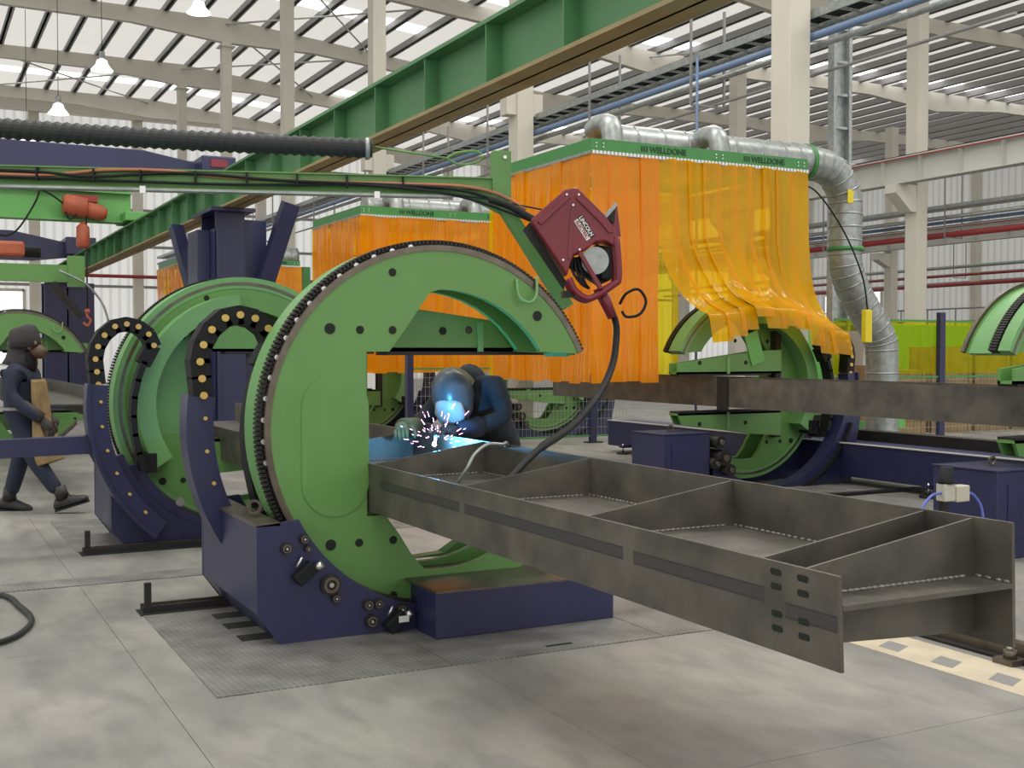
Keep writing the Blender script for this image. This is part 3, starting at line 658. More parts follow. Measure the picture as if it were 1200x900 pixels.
# ================================================================== WORKPIECES
def hbeam(x0, x1, y0, y1, zf, zb, zw, stiffs, name, label, slots=False, lean=0.0, tf=.013, m='steel'):
    t = thing(name, ((x0 + x1) / 2, y0, 0), label, 'steel beam')
    t.location.z = min(zf[0], zb[0])
    pf = G().xz([(x0 + lean, zf[0]), (x0 + tf + lean, zf[0]), (x0 + tf - lean, zf[1]), (x0 - lean, zf[1])], y0, y1)
    pb = G().xz([(x1 + lean, zb[0]), (x1 + tf + lean, zb[0]), (x1 + tf - lean, zb[1]), (x1 - lean, zb[1])], y0, y1)
    f = wpart('flange', pf, m, t); wpart('flange', pb, m, t)
    wpart('web', G().box((x0 + tf, y0, zw - .008), (x1, y1, zw + .008)), m, t)
    for y in stiffs:
        s = wpart('stiffener', G().xz([(x0 + tf, zw), (x1, zw), (x1 - lean, zb[1] - .004), (x0 + tf - lean, zf[1] - .004)], y, y + .010), m, t)
        g = G(); n = 26
        for i in range(n):
            xx = x0 + .03 + (x1 - x0 - .06) * i / n
            g.ball((xx, y - .005, zw + .011), .008, 6, 4, (2.2, 1, .8))
        wpart('weld_seam', g, 'weld', s)
        wpart('stiffener', G().xz([(x0 + tf, zw), (x1, zw), (x1 + lean, zb[0] + .02), (x0 + tf + lean, zf[0] + .045)], y, y + .010), m, t)
    for x in (x0 + tf + .004, x1 - .004):
        g = G(); y = y0 + .02
        while y < min(y1, y0 + 4):
            g.ball((x, y, zw + .011), .007, 6, 4, (1, 2.4, .9)); y += .03 + random.random() * .01
        wpart('weld_seam', g, 'weld', t, kind='stuff')
    return t, f
BS = [2.64, 2.84, 3.88, 5.03, 6.25, 7.35, 8.6]
wp, ff = hbeam(2.36, 3.08, 2.49, 12.2, (.677, .957), (.665, 1.062), .862, BS, 'steel_beam', 'fabricated dark steel H beam with welded stiffeners held by the foreground rotator', lean=.006)
# slotted holes (thin dark plates painted as hole shade) and heat marks on the near flange
def slot_hole(y, z, dark='hole'):
    pts = [(y + .016 + .009 * math.cos(a), z + .0105 * math.sin(a)) for a in [rad(-90 + 18 * i) for i in range(11)]] + [(y - .016 + .009 * math.cos(a), z + .0105 * math.sin(a)) for a in [rad(90 + 18 * i) for i in range(11)]]
    return G().yz(pts, 2.3588, 2.3596)
for y in (2.64, 2.76):
    for z in (.93, .885, .80, .755):
        g = slot_hole(y, z - .005)
        g.v = [(v[0] + (.82 - v[2]) * .043, v[1], v[2]) for v in g.v]
        wpart('slot_hole', g, 'hole', ff)
def strip_mark(y0, y1, z0, z1):
    g = G().box((2.3590, y0, z0), (2.3599, y1, z1))
    g.v = [(v[0] + (.82 - v[2]) * .043, v[1], v[2]) for v in g.v]; return g
for (y0, y1, za) in ((2.50, 2.72, .815), (2.82, 3.55, .845), (3.62, 5.0, .85), (5.06, 6.1, .85)):
    for zz in (za - .022, za + .022): wpart('heat_mark', strip_mark(y0, y1, zz - .0025, zz + .0025), 'mark', ff)
    wpart('heat_mark', strip_mark(y0, y1, za - .019, za + .019), 'steel_grind', ff)
# whip cable resting in the beam
t = thing('grey_hose', (2.9, 5.9, .87), 'grey hose arching out of the steel beam in front of the welder', 'hose')
wpart('hose', G().tube(smooth_path([(2.72, 5.85, .875), (2.75, 5.8, .95), (2.80, 5.8, 1.03), (2.88, 5.8, 1.08), (2.98, 5.82, 1.075), (3.05, 5.9, 1.07), (3.16, 6.1, .95), (3.22, 6.3, .5), (3.25, 6.6, .02)], 8), .011, 8), 'galv', t)

b2, _ = hbeam(8.30, 8.95, 4.5, 14.6, (.965, 1.295), (.965, 1.295), 1.13, [6.0, 8.1, 10.7, 13.0], 'steel_beam', 'long dark steel H beam lying across the right side in the clamp arms')
wpart('clamp_plate', G().box((8.285, 10.55, .93), (8.30, 10.75, 1.31)), 'steel_dark', b2)
hbeam(1.3, 1.85, 13.2, 22, (.85, 1.2), (.85, 1.2), 1.03, [], 'steel_beam', 'far dark steel beam beyond the walking worker')

# ================================================================== PIT COVERS, RAILS, MARKINGS
def pit(x0, x1, y0, y1, splits, ysp, label):
    t = thing('pit_cover', (x0, y0, 0), label, 'floor plate')
    ys = [y0] + ysp + [y1]
    for j in range(len(ys) - 1):
        xs_ = [x0] + splits[j] + [x1]
        for i in range(len(xs_) - 1):
            wpart('plate', G().box((xs_[i] + .003, ys[j] + .003, 0), (xs_[i + 1] - .003, ys[j + 1] - .003, .006)), 'plate', t)
    return t
p1 = pit(1.25, 5.0, 5.33, 7.20, [[2.45, 3.75], [1.9, 3.2]], [6.48], 'diamond pattern steel floor plates under the foreground rotator')
for x in (3.05, 4.2): wpart('lift_slot', G().box((x, 5.42, .006), (x + .16, 5.45, .008)), 'hole', p1)
for y in (6.3, 6.62, 6.9): wpart('drain_slot', G().box((1.62, y, .006), (1.80, y + .14, .0085)), 'hole', p1)
p2 = pit(1.18, 4.2, 9.75, 11.6, [[2.4], [1.9]], [10.6], 'steel floor plates under the second rotator')
p3 = pit(7.6, 10.6, 9.9, 11.6, [[9.1], [9.3]], [10.7], 'steel floor plates under the draped rotator on the right')
p4 = pit(-1.2, 1.9, 8.34, 8.62, [[-.2]], [], 'narrow floor cover strip between the two left rotators')
for (xa, y, lab) in ((1.24, 7.28, 'black trench rail left of the foreground rotator'), (1.20, 9.62, 'black trench rail left of the second rotator')):
    t = thing('trench_rail', (xa, y, 0), lab, 'rail')
    wpart('trench_shade', G().box((xa, y - .07, 0), (xa + 2.6, y + .11, .007)), 'hole', t)  # flat dark sheet painted as the shade in the groove
    wpart('rail_bar', G().box((xa + .02, y - .02, .007), (xa + 2.6, y + .01, .045)), 'steel_dark', t)
    wpart('rail_edge', G().box((xa + .02, y + .06, .007), (xa + 2.6, y + .075, .05)), 'machined', t)
    wpart('end_post', G().box((xa + .03, y - .03, .0), (xa + .07, y, .19)), 'steel_dark', t)
t = thing('trench_rail', (9.2, 9.7, 0), 'dark trench rail in front of the draped rotator', 'rail')
wpart('rail_bar', G().box((8.9, 9.62, 0), (10.9, 9.70, .035)), 'steel_dark', t); wpart('end_post', G().box((10.75, 9.58, 0), (10.9, 9.74, .18)), 'steel_dark', t)
# floor hose
t = thing('floor_hose', (.4, 7.4, 0), 'black hose curving on the floor at the left edge', 'hose')
wpart('hose', G().tube(smooth_path([(.1, 8.5, .02), (.52, 8.2, .02), (.61, 7.73, .02), (.64, 7.34, .02), (.56, 7.03, .02), (.43, 6.84, .02), (.1, 6.6, .02)], 8), .017, 8), 'black_hose', t)
# marking strip and rail at lower right
t = thing('floor_marking', (4.7, 1, 0), 'faded beige floor marking with grey dashes at the lower right', 'floor marking')
wpart('band', G().box((4.58, 1.5, 0), (4.95, 6.5, .002)), mat('faded_beige_paint', (.60, .52, .38), .6, noise=.2, nscale=5), t)
for k in range(14): wpart('dash', G().xy([(4.66, 1.6 + k * .36), (4.80, 1.66 + k * .36), (4.80, 1.80 + k * .36), (4.66, 1.74 + k * .36)], .002, .0028), 'purlin', t)
t = thing('floor_rail', (5.1, 1, 0), 'black floor rail with bolted clamps at the lower right', 'rail')
wpart('rail_foot', G().box((5.02, 1.5, 0), (5.22, 6.0, .015)), 'steel_dark', t); wpart('rail_head', G().box((5.09, 1.5, .015), (5.15, 6.0, .09)), 'machined', t)
for y in (4.05, 5.3):
    c = wpart('clamp', G().box((4.94, y - .06, 0), (5.06, y + .06, .03)).cyl((5.0, y, .03), (5.0, y, .07), .035, 12), 'machined', t)
    wpart('nut', G().cyl((5.0, y, .07), (5.0, y, .10), .02, 6), 'chrome', c)
# long navy track of the right line
t = thing('track_bed', (10, 4, 0), 'long navy track bed running behind the right hand rotators', 'track')
wpart('bed', G().box((10.0, 2.5, .10), (10.5, 15.8, .50)), 'navy', t, bevel=.01)
wpart('top_strip', G().box((9.985, 2.5, .495), (10.03, 15.8, .508)), 'white_steel', t)
wpart('upper_rail', G().box((10.55, 2.5, .40), (10.75, 13.5, .62)), 'steel_dark', t)
for y in (15.2, 12.9, 10.6, 9.1, 7.2, 5.4):
    c = wpart('levelling_foot', G().cyl((9.9, y, 0), (9.9, y, .025), .10, 14), 'steel_dark', t)
    wpart('threaded_rod', G().cyl((9.9, y, .02), (9.9, y, .16), .014, 8), 'chrome', c)
    wpart('lug', G().box((9.86, y - .05, .10), (10.0, y + .05, .14)), 'navy', t)
# pneumatic unit
fx, fy, fz = 5.35, 4.75, .0
t = thing('air_regulator', (7.45, 8.02, 0), 'beige pneumatic regulator with black knob beside the right end of the beam', 'regulator')
R0 = (6.72, 6.02)
g = lambda a, b: G().box((R0[0] + a[0], R0[1] + a[1], a[2]), (R0[0] + b[0], R0[1] + b[1], b[2]))
wpart('body', g((0, 0, .50), (.11, .09, .63)), 'beige', t, bevel=.01); wpart('body', g((.12, .0, .49), (.26, .09, .61)), 'beige', t, bevel=.01)
wpart('knob', G().tube([(R0[0] + .06, R0[1] + .045, .63), (R0[0] + .06, R0[1] + .045, .65), (R0[0] + .06, R0[1] + .045, .75)], [.065, .05, .045], 16), 'black', t)
wpart('bracket', g((.02, .04, 0), (.08, .08, .50)), 'steel_dark', t)
wpart('tube', G().tube(smooth_path([(R0[0], R0[1] + .04, .56), (R0[0] - .12, R0[1] + .02, .55), (R0[0] - .24, R0[1], .46), (R0[0] - .3, R0[1], .3)], 8), .010, 8), 'blue_tube', t)
wpart('tube', G().tube(smooth_path([(R0[0] + .26, R0[1] + .04, .55), (R0[0] + .34, R0[1] + .04, .53), (R0[0] + .40, R0[1] + .02, .44), (R0[0] + .41, R0[1], .3)], 8), .010, 8), 'blue_tube', t)
t.location = (R0[0], R0[1], 0)
for ch in t.children: ch.data.transform(Matrix.Translation((7.45 - R0[0], 8.02 - R0[1], 0)))

# ================================================================== CURTAIN BOOTHS
def strip_geo(path, d, w, t=.004):
    """a ribbon along path, width vector d*w"""
    d = Vector(d); n = len(path); vs = []; fs = []
    for i, p in enumerate(path):
        p = Vector(p); vs += [p - d * w / 2, p + d * w / 2]
    for i in range(n - 1): fs.append((2 * i, 2 * i + 1, 2 * i + 3, 2 * i + 2))
    return G().add(vs, fs, True)
def booth(x0, x1, y0, y1, zt, zb, label, drape=False, sign=True, signs=((.30, ), )):
    t = thing('curtain_booth', (x0, y0, 0), label, 'welding booth')
    h = .14
    for a, b in (((x0, y0, zt - h), (x1, y0 + .05, zt)), ((x0, y0 + .052, zt - h), (x0 + .05, y1 - .052, zt)), ((x0, y1 - .05, zt - h), (x1, y1, zt)), ((x1 - .05, y0 + .052, zt - h), (x1, y1 - .052, zt))):
        wpart('frame_rail', G().box(a, b), 'green_booth', t)
    for x in (x0 + .9, x0 + 1.9): wpart('frame_rail', G().box((x, y0 + .06, zt - .1), (x + .06, y1 - .06, zt - .02)), 'green_booth', t)
    g = G(); x = x0
    while x < x1: g.box((x, y0 - .022, zt - h - .03), (x + .03, y0 - .008, zt - h + .005)); x += .05
    wpart('hanging_rail', G().box((x0, y0 - .02, zt - h - .035), (x1, y0 + .0, zt - h)), 'galv', t)
    wpart('hanging_rail', G().box((x0 - .02, y0, zt - h - .035), (x0, y1, zt - h)), 'galv', t)
    wpart('hook_row', g, 'chrome', t, kind='stuff')
    for k, fx_ in enumerate((.02, .05, .55, .58, .95, .98)):
        for dz in (.05, .09): wpart('bolt', G().cyl((x0 + fx_ * (x1 - x0), y0 - .008, zt - dz), (x0 + fx_ * (x1 - x0), y0, zt - dz), .009, 8), 'chrome', t)
    wst = .22
    # left side strips
    y = y0 + wst / 2; i = 0
    while y < y1:
        off = .008 * (i % 2); zz = zb + random.uniform(-.015, .015)
        ph = random.random() * 6
        path = [(x0 - .015 - off + .012 * math.sin(ph + z * 3) * (1 - k_ / 8.0 * 0), y, z) for k_, z in enumerate([zt - h - .02 + (zz - zt + h + .02) * k / 8 for k in range(9)])]
        wpart('curtain_strip', strip_geo(path, (0, 1, 0), wst + .03), 'pvc', t); y += wst; i += 1
    x = x0 + wst / 2; i = 0
    while x < x1 + .05:
        off = .008 * (i % 2); zz = zb + random.uniform(-.012, .012); ph = random.random() * 6
        dr = drape and x > x0 + .78
        if not dr:
            path = [(x, y0 - .015 - off + .012 * math.sin(ph + z * 3), z) for z in [zt - h - .02 + (zz - zt + h + .02) * k / 8 for k in range(9)]]
            wpart('curtain_strip', strip_geo(path, (1, 0, 0), wst + .03), 'pvc', t)
        else:
            u = (x - (x0 + .78)) / (x1 - x0 - .78)
            xe = 7.98 + u * 2.12; n_ = i - 3
            zo = 2.19 - .30 * abs((xe - 8.85) / 1.1) ** 2 + .02 * math.sin(i * 2.1)
            yd = 10.62 - .03 * (i % 2)
            L = [.36, .38, .34, .32, .20, .30, .27, .28, .38, .42, .34, .40][n_ % 12]
            xs_ = x + (xe - x) * .3
            pts = [(x, y0 - .02 - off, zt - h - .02), (x + .01, y0 - .03, 3.3), (x + (xe - x) * .08, y0 - .03 - off, 2.95), (x + (xe - x) * .30, y0 - .08, zo + .50), (x + (xe - x) * .66, y0 - .22, zo + .16), (x + (xe - x) * .95, yd + .08, zo - .01), (xe + .01, yd - .04, zo - .07), (xe + .02, yd - .08, zo - L * .6), (xe + .04, yd - .09, zo - L)]
            path = smooth_path(pts, 5)
            a = math.sin(i * 1.3) * .16
            wpart('curtain_strip', strip_geo(path, (math.cos(a), math.sin(a), -(xe - 8.9) * .12), wst + .05), 'pvc_clear', t)
        x += wst; i += 1
    x = x0 + .15
    while x < x1 - .1:
        wpart('curtain_strip', strip_geo([(x, y1 + .02, zt - h - .02), (x, y1 + .02, zb + .02)], (1, 0, 0), .32), 'pvc_yellow', t); x += .30
    if sign:
        for s in signs[0]:
            mtx = Matrix.Translation((s * (x1 - x0), -.003, zt - .07)) @ Matrix.Rotation(PI / 2, 4, 'X')
            text('WELLDONE', .095, t, mtx, 'text_green')
            g = G(); q = s * (x1 - x0) - .36 + x0
            for dx in (0, .035, .07): g.box((q + dx - .012, y0 - .004, zt - .10), (q + dx + .008, y0, zt - .035))
            wpart('emblem', g, 'text_green', t)
    return t
B1 = booth(6.8, 9.94, 11.1, 13.6, 3.98, 1.25, 'nearest orange strip curtain booth, amber strips draped over the rotator', True, signs=((.33, .80),))
B2 = booth(6.65, 9.6, 18.1, 20.6, 4.0, 1.25, 'second orange curtain booth behind the foreground rotator', False, signs=((.36, .92),))
B3 = booth(6.15, 9.2, 29.6, 32.6, 3.98, 1.0, 'farthest orange curtain booth behind the navy column', False, signs=((.80,),))
for (x, y) in ((11.75, 13.0), (6.5, 13.7)):
    pass
wpart('support_post', G().box((10.02, 11.7, 0), (10.2, 11.9, 3.9)), 'green_booth', B1)
wpart('post_clamp', G().box((9.96, 11.66, 3.0), (10.28, 11.94, 3.12)), 'green_booth', B1)
wpart('support_post', G().box((9.75, 19.2, 0), (9.95, 19.4, 3.9)), 'green_booth', B2)
wpart('support_post', G().box((9.6, 30.6, 0), (9.8, 30.8, 3.9)), 'green_booth', B3)

# ducts
def ribs(g, path, r, step=5):
    for i in range(2, len(path) - 2, step):
        d = (Vector(path[i + 1]) - Vector(path[i])).normalized()
        g.tube([Vector(path[i]) - d * .012, Vector(path[i]) + d * .012], r + .008, 20)
def duct(path, r, label, collars, stubs):
    t = thing('exhaust_duct', tuple(path[0]), label, 'duct')
    P_ = smooth_path(path, 10); wpart('duct_pipe', G().tube(P_, r, 24), 'galv', t)
    g = G(); ribs(g, P_, r, 4); wpart('spiral_seam', g, 'galv', t, kind='stuff')
    for c, d in collars:
        wpart('collar', G().tube([Vector(c) - Vector(d) * .03, Vector(c) + Vector(d) * .03], r + .02, 24), 'green_booth', t)
    for (x, y, z, yy) in stubs:
        wpart('elbow_stub', G().tube(smooth_path([(x, y - .12, z + .08), (x, y - .30, z + .13), (x, y - .50, z + .08), (x, y - .56, z - .10), (x, y - .56, z - .24)], 6), .125, 20), 'galv', t)
    return t
D1 = duct([(7.4, 12.0, 4.14), (8.3, 12.0, 4.14), (9.2, 12.0, 4.14), (10.2, 12.0, 4.14), (10.75, 12.0, 4.13), (11.15, 12.0, 4.05), (11.40, 12.0, 3.72), (11.42, 12.0, 3.3), (11.42, 12.0, 2.85), (11.52, 12.0, 2.55), (11.80, 12.0, 2.15), (12.05, 12.0, 1.82), (12.12, 12.0, 1.5), (12.12, 12.0, .3)], .225,
          'large galvanised exhaust duct running over the nearest booth and down its right side', [((10.7, 12.0, 4.13), (1, 0, 0)), ((11.42, 12.0, 3.0), (0, 0, 1))], [(7.3, 12.0, 4.14, 11.4), (8.85, 12.0, 4.14, 11.4)])
wpart('yellow_sticker', G().box((11.25, 11.775, 3.60), (11.35, 11.785, 3.78)), 'yellow_lbl', D1)
duct([(7.2, 19.4, 4.15), (8.0, 19.4, 4.15), (9.0, 19.4, 4.15), (10.2, 19.4, 4.15)], .21, 'galvanised duct over the second booth', [], [(7.6, 19.4, 4.15, 18.8), (9.1, 19.4, 4.15, 18.8)])
duct([(6.8, 31.2, 4.2), (8.0, 31.2, 4.2), (9.6, 31.2, 4.2)], .26, 'galvanised duct over the farthest booth', [], [(8.2, 31.2, 4.2, 30.4)])
t = thing('hanging_cable', (10.3, 11.6, 3.8), 'thin black cable hanging beside the large duct to a yellow control pendant', 'cable')
wpart('cable', G().tube(smooth_path([(10.2, 11.7, 3.75), (10.5, 11.6, 3.7), (10.9, 11.5, 3.2), (11.15, 11.4, 2.6), (11.25, 11.4, 2.15)], 8), .011, 6), 'black', t)
wpart('pendant_switch', G().box((11.18, 11.36, 1.72), (11.30, 11.44, 2.15)), 'yellow_lbl', t, bevel=.01)
t = thing('carton_stand', (12.6, 12.7, 0), 'cardboard cartons under a clear plastic cover on a green stand beside the large duct', 'box')
wpart('carton', G().box((12.25, 12.45, .92), (12.85, 12.9, 1.40)), 'cardboard', t); wpart('plastic_cover', G().xz([(12.25, 1.40), (12.85, 1.40), (12.55, 1.85), (12.3, 1.9)], 12.5, 12.85), 'plastic', t)
wpart('carton', G().box((12.2, 12.45, .60), (12.5, 12.9, .90)), 'cardboard', t); wpart('carton', G().box((12.52, 12.45, .60), (12.8, 12.9, .90)), 'cardboard', t)
wpart('green_stand', G().box((12.1, 12.4, .48), (13.0, 12.95, .60)).box((12.15, 12.45, 0), (12.23, 12.53, .5)).box((12.85, 12.45, 0), (12.93, 12.53, .5)).box((12.88, 12.45, .60), (12.98, 12.95, .78)), 'green_bright', t)

# ================================================================== FENCES
def fence(x0, x1, y, zt, posts, label, curtain=None, mesh=(0.1, 1.2)):
    t = thing('mesh_fence', (x0, y, 0), label, 'fence')
    for px in posts:
        p = wpart('post', G().box((px - .06, y - .04, 0), (px + .06, y + .04, zt + .12)), 'navy', t)
        wpart('foot_plate', G().box((px - .14, y - .12, 0), (px + .14, y + .08, .02)), 'steel_dark', p)
    g = G(); x = x0
    while x < x1: g.box((x, y - .002, mesh[0]), (x + .004, y + .002, mesh[1])); x += .075
    z = mesh[0]
    while z < mesh[1]: g.box((x0, y - .003, z), (x1, y + .003, z + .006)); z += .15
    wpart('wire_mesh', g, 'galv', t, kind='stuff')
    for z in (mesh[0], mesh[1]): wpart('rail', G().box((x0, y - .015, z - .015), (x1, y + .015, z + .015)), 'green_booth', t)
    if curtain:
        wpart('curtain_rail', G().box((x0, y + .02, curtain[1]), (x1, y + .05, curtain[1] + .03)), 'green_booth', t)
        x = x0
        while x < x1 - .1:
            wpart('curtain_strip', G().add([(x, y + .05, curtain[0]), (x + 1.25, y + .05, curtain[0]), (x + 1.25, y + .05, curtain[1]), (x, y + .05, curtain[1])], [(0, 1, 2, 3)]), 'pvc_lime', t); x += 1.25
    return t
fence(7.2, 11.6, 17.4, 1.35, (8.9, 10.7), 'navy post wire mesh fence behind the welder', mesh=(.12, 1.32))
fence(12.4, 17.8, 13.2, 2.10, (14.6, 17.9), 'mesh fence hung with a lime yellow curtain behind the right hand line', curtain=(1.25, 2.07), mesh=(.1, 1.2))
t = thing('fence_post', (9.2, 22.5, 0), 'thin dark post rising behind the welder', 'post')
wpart('shaft', G().box((6.20, 15.0, 0), (6.29, 15.1, 2.6)), 'navy', t)
# things behind the yellow curtain
t = thing('green_machine', (19, 20, 0), 'bright green machine body seen through the lime curtain', 'machine')
wpart('body', G().xz([(16.6, .2), (23.2, .2), (23.2, 2.0), (22.7, 2.22), (17.6, 2.22), (17.0, 1.9), (16.6, 1.6)], 19.5, 20.2), 'green_bright', t, bevel=.02)
wpart('foot', G().box((17, 19.5, 0), (23, 20.2, .2)), 'steel_dark', t); wpart('vent', G().box((17.9, 19.48, 1.9), (18.9, 19.5, 2.2)), 'hole', t)
labs = [('wide wooden crate behind the lime curtain', 16.2, 16.3, 17.6, 16.9, 0, 1.25), ('tall wooden crate left of the navy fence post', 17.9, 16.4, 19.0, 17.0, 0, 1.7), ('tall wooden crate right of the navy fence post', 19.1, 16.4, 20.1, 17.0, 0, 1.72), ('darker wooden crate further right behind the lime curtain', 20.2, 16.4, 21.4, 17.0, 0, 1.6)]
for l, xa, ya, xb, yb2, z0, z1 in labs:
    t = thing('wooden_crate', ((xa + xb) / 2, (ya + yb2) / 2, z0), l, 'crate')
    n = 5
    for k in range(n):
        za = z0 + (z1 - z0) * k / n; wpart('plank', G().box((xa, ya, za + .006), (xb, ya + .02, za + (z1 - z0) / n - .006)), 'wood', t)
    wpart('crate_body', G().box((xa + .01, ya + .02, z0), (xb - .01, yb2, z1 - .01)), 'wood', t)
    for xx in (xa, xb - .08): wpart('batten', G().box((xx, ya - .02, z0), (xx + .08, ya, z1)), 'wood', t)
t = thing('guard_rail', (35, 44, 0), 'grey guard rail in front of the far right wall', 'railing')
g = G()
for y in range(30, 62, 2): g.cyl((52, y, 2.2), (52, y, 4.0), .04, 6)
wpart('post', g, 'purlin', t); wpart('rail', G().cyl((52, 30, 4.0), (52, 62, 4.0), .05, 6).cyl((52, 30, 3.3), (52, 62, 3.3), .04, 6), 'purlin', t)
wpart('deck', G().box((52, 30, 2.0), (54.9, 62, 2.2)), 'cream', t)
wpart('leg', G().box((52, 30, 0), (52.2, 30.2, 2)).box((52, 44, 0), (52.2, 44.2, 2)).box((52, 58, 0), (52.2, 58.2, 2)), 'cream', t)
t.location = (52, 44, 0)
for ch in t.children: ch.data.transform(Matrix.Translation((35 - 52, 0, 0)))
t = thing('storage_box', (9, 40, 0), 'white cabinet far behind the welder', 'cabinet')
wpart('body', G().box((9.3, 27, 0), (10.6, 27.8, 1.45)), 'white', t, bevel=.02); wpart('door', G().box((9.35, 26.98, .1), (9.93, 27, 1.4)), 'white', t); wpart('door', G().box((9.97, 26.98, .1), (10.55, 27, 1.4)), 'white', t)

# ================================================================== BOOM, HOSE, FEEDER
BA = math.atan2(-.305, .952)
bm_ = thing('wire_feeder_boom', (.59, 8.71, 0), 'long green swing boom crossing the upper left, carrying the cables', 'boom', rotz=BA)
part('boom_beam', G().box((-2.4, -.05, 2.735), (3.42, .05, 2.745)).box((-2.4, -.004, 2.745), (3.42, .004, 2.87)).box((-2.4, -.05, 2.865), (3.45, .05, 2.875)), 'green', bm_)
part('web_cover', G().box((-2.4, -.03, 2.79), (3.42, .0, 2.868)), 'green', bm_)
part('track_strip', G().box((-2.4, -.055, 2.722), (3.12, .055, 2.738)), 'galv', bm_)
part('end_plate', G().box((3.41, -.06, 2.72), (3.55, .06, 3.07)), 'green', bm_, bevel=.006)
part('bolt', G().cyl((3.50, -.08, 3.02), (3.50, -.06, 3.02), .014, 10), 'chrome', bm_)
part('gusset', G().xz([(3.2, 2.735), (3.56, 2.735), (3.50, 2.60), (3.38, 2.66)], -.02, .02), 'green', bm_)
part('strut', G().beam((3.47, 0, 2.72), (3.98, 0, 1.93), .09, .13, (0, 1, 0)), 'green', bm_, bevel=.004)
part('boom_column', G().cyl((-2.3, 0, 0), (-2.3, 0, 3.4), .11, 20), 'green', bm_)
part('column_base', G().box((-2.55, -.25, 0), (-2.05, .25, .03)), 'green', bm_)
for s in (.93, 2.55): part('rail_clip', G().box((s, -.07, 2.70), (s + .04, -.05, 2.75)), 'chrome', bm_)
cab = thing('cable_bundle', (.59, 8.71, 2.8), 'orange and black cables tied along the green boom', 'cable', rotz=BA)
def bp(pts, r, m, name='cable'): part(name, G().tube(smooth_path(pts, 8), r, 8), m, cab)
bp([(-2.3, -.05, 0), (-.3, -.06, .0), (.3, -.06, .0), (.7, -.06, .045), (1.1, -.06, .05), (1.5, -.06, .015), (2.1, -.06, .0), (2.8, -.06, .0), (3.2, -.07, -.01), (3.45, -.08, -.06), (3.65, -.1, -.17)], .012, 'copper')
bp([(-2.3, -.05, .02), (0, -.06, .025), (.6, -.075, -.005), (1.2, -.07, .035), (1.9, -.075, .0), (2.6, -.07, -.01), (3.1, -.08, -.03), (3.4, -.09, -.10), (3.75, -.12, -.25)], .011, 'black')
bp([(-2.3, -.05, -.02), (0, -.065, -.02), (.8, -.07, -.03), (1.6, -.07, -.035), (2.4, -.07, -.015), (2.9, -.08, -.04), (3.3, -.09, -.12), (3.8, -.14, -.3)], .010, 'black')
bp([(2.2, -.08, -.005), (2.7, -.085, -.03), (3.2, -.09, -.08), (3.6, -.10, -.14), (3.9, -.14, -.20)], .006, 'black')
for s in (.25, .62, .93, 1.3, 1.65, 2.0, 2.35, 2.75): part('cable_tie', G().box((s, -.09, -.035), (s + .012, -.03, .05)), 'black', cab)
for o in cab.children: o.data.transform(Matrix.Translation((0, 0, .01)))
hs = thing('extraction_hose', (.59, 8.71, 3.1), 'thick black corrugated hose hanging above the green boom', 'hose', rotz=BA)
pts = []; rs = []
N_ = 150
for i in range(N_ + 1):
    s = -2.3 + 4.84 * i / N_; z = .03 - .07 * (s + 0) / 2.5 - .01 * math.sin(s * 1.5)
    pts.append((s, 0, z)); rs.append(.075 if i % 2 else .062)
part('hose', G().tube(pts, rs, 18, smooth=False), 'black_hose', hs)
part('hose_clamp', G().tube([(2.49, 0, -.035), (2.52, 0, -.035)], .08, 18), 'galv', hs)
part('support_rod', G().cyl((2.54, 0, -.02), (3.10, 0, -.09), .008, 8), 'green', hs)
part('hook', G().tube(smooth_path([(3.08, 0, -.09), (3.15, 0, -.05), (3.28, 0, -.03), (3.34, 0, -.05)], 6), .010, 8).tube(smooth_path([(3.08, 0, -.09), (3.18, 0, -.13), (3.30, 0, -.11), (3.36, 0, -.06)], 6), .008, 8), 'green', hs)

FA = rad(-25)
fd = thing('wire_feeder', (4.17, 6.96, 2.36), 'maroon wire feeder with handle frame hanging from the boom strut', 'wire feeder', rotz=FA)
K = .00596
def px(u, v): return ((u - 680) * K, (290 - v) * K)
out = [px(*p) for p in [(670.7, 228.7), (677, 229.5), (706.7, 258.7), (720, 276), (722, 285), (719, 296), (708, 290), (697, 291), (690, 297), (679, 303), (672, 306), (667, 318), (664, 330), (624, 270), (622, 265), (661, 231)]]
part('case', G().xz(out, -.10, .16), 'red', fd, bevel=.012)
hf = G()
fp = [px(*p) for p in [(666, 333), (673, 347), (684, 355), (694, 355), (718, 340), (724, 330), (721, 285)]]
hf.tube(smooth_path([(a, -.09, b) for a, b in fp], 5), .024, 10)
part('handle_frame', hf, 'red', fd)
part('handle_frame', G().tube(smooth_path([(a, .14, b) for a, b in fp], 5), .024, 10), 'red', fd)
a, b = px(678, 303), px(703, 345); part('cross_bar', G().beam((a[0], -.10, a[1]), (b[0], -.10, b[1]), .03, .05, (0, 1, 0)), 'red', fd, bevel=.005)
c = px(697, 312); part('wire_reel', G().cyl((c[0], -.07, c[1]), (c[0], .05, c[1]), .095, 28), 'galv', fd)
part('inner_case', G().xz([px(700, 292), px(716, 296), px(716, 334), px(703, 340), px(668, 318), px(676, 308)], .0, .12), 'black', fd)
c = px(711, 315); part('control_box', G().box((c[0] - .04, -.06, c[1] - .11), (c[0] + .035, .08, c[1] + .11)), 'black', fd, bevel=.01)
for q in (0, .03, .06):
    part('coiled_cable', G().tube(smooth_path([(px(672, 308)[0] + q * .4, -.05 - q * .3, px(0, 308)[1]), (px(670, 322)[0] + q, -.06, px(0, 322)[1]), (px(680, 340)[0] + q * .5, -.07, px(0, 338)[1]), (px(690, 346)[0], -.05, px(0, 344)[1])], 6), .010, 8), 'black', fd)
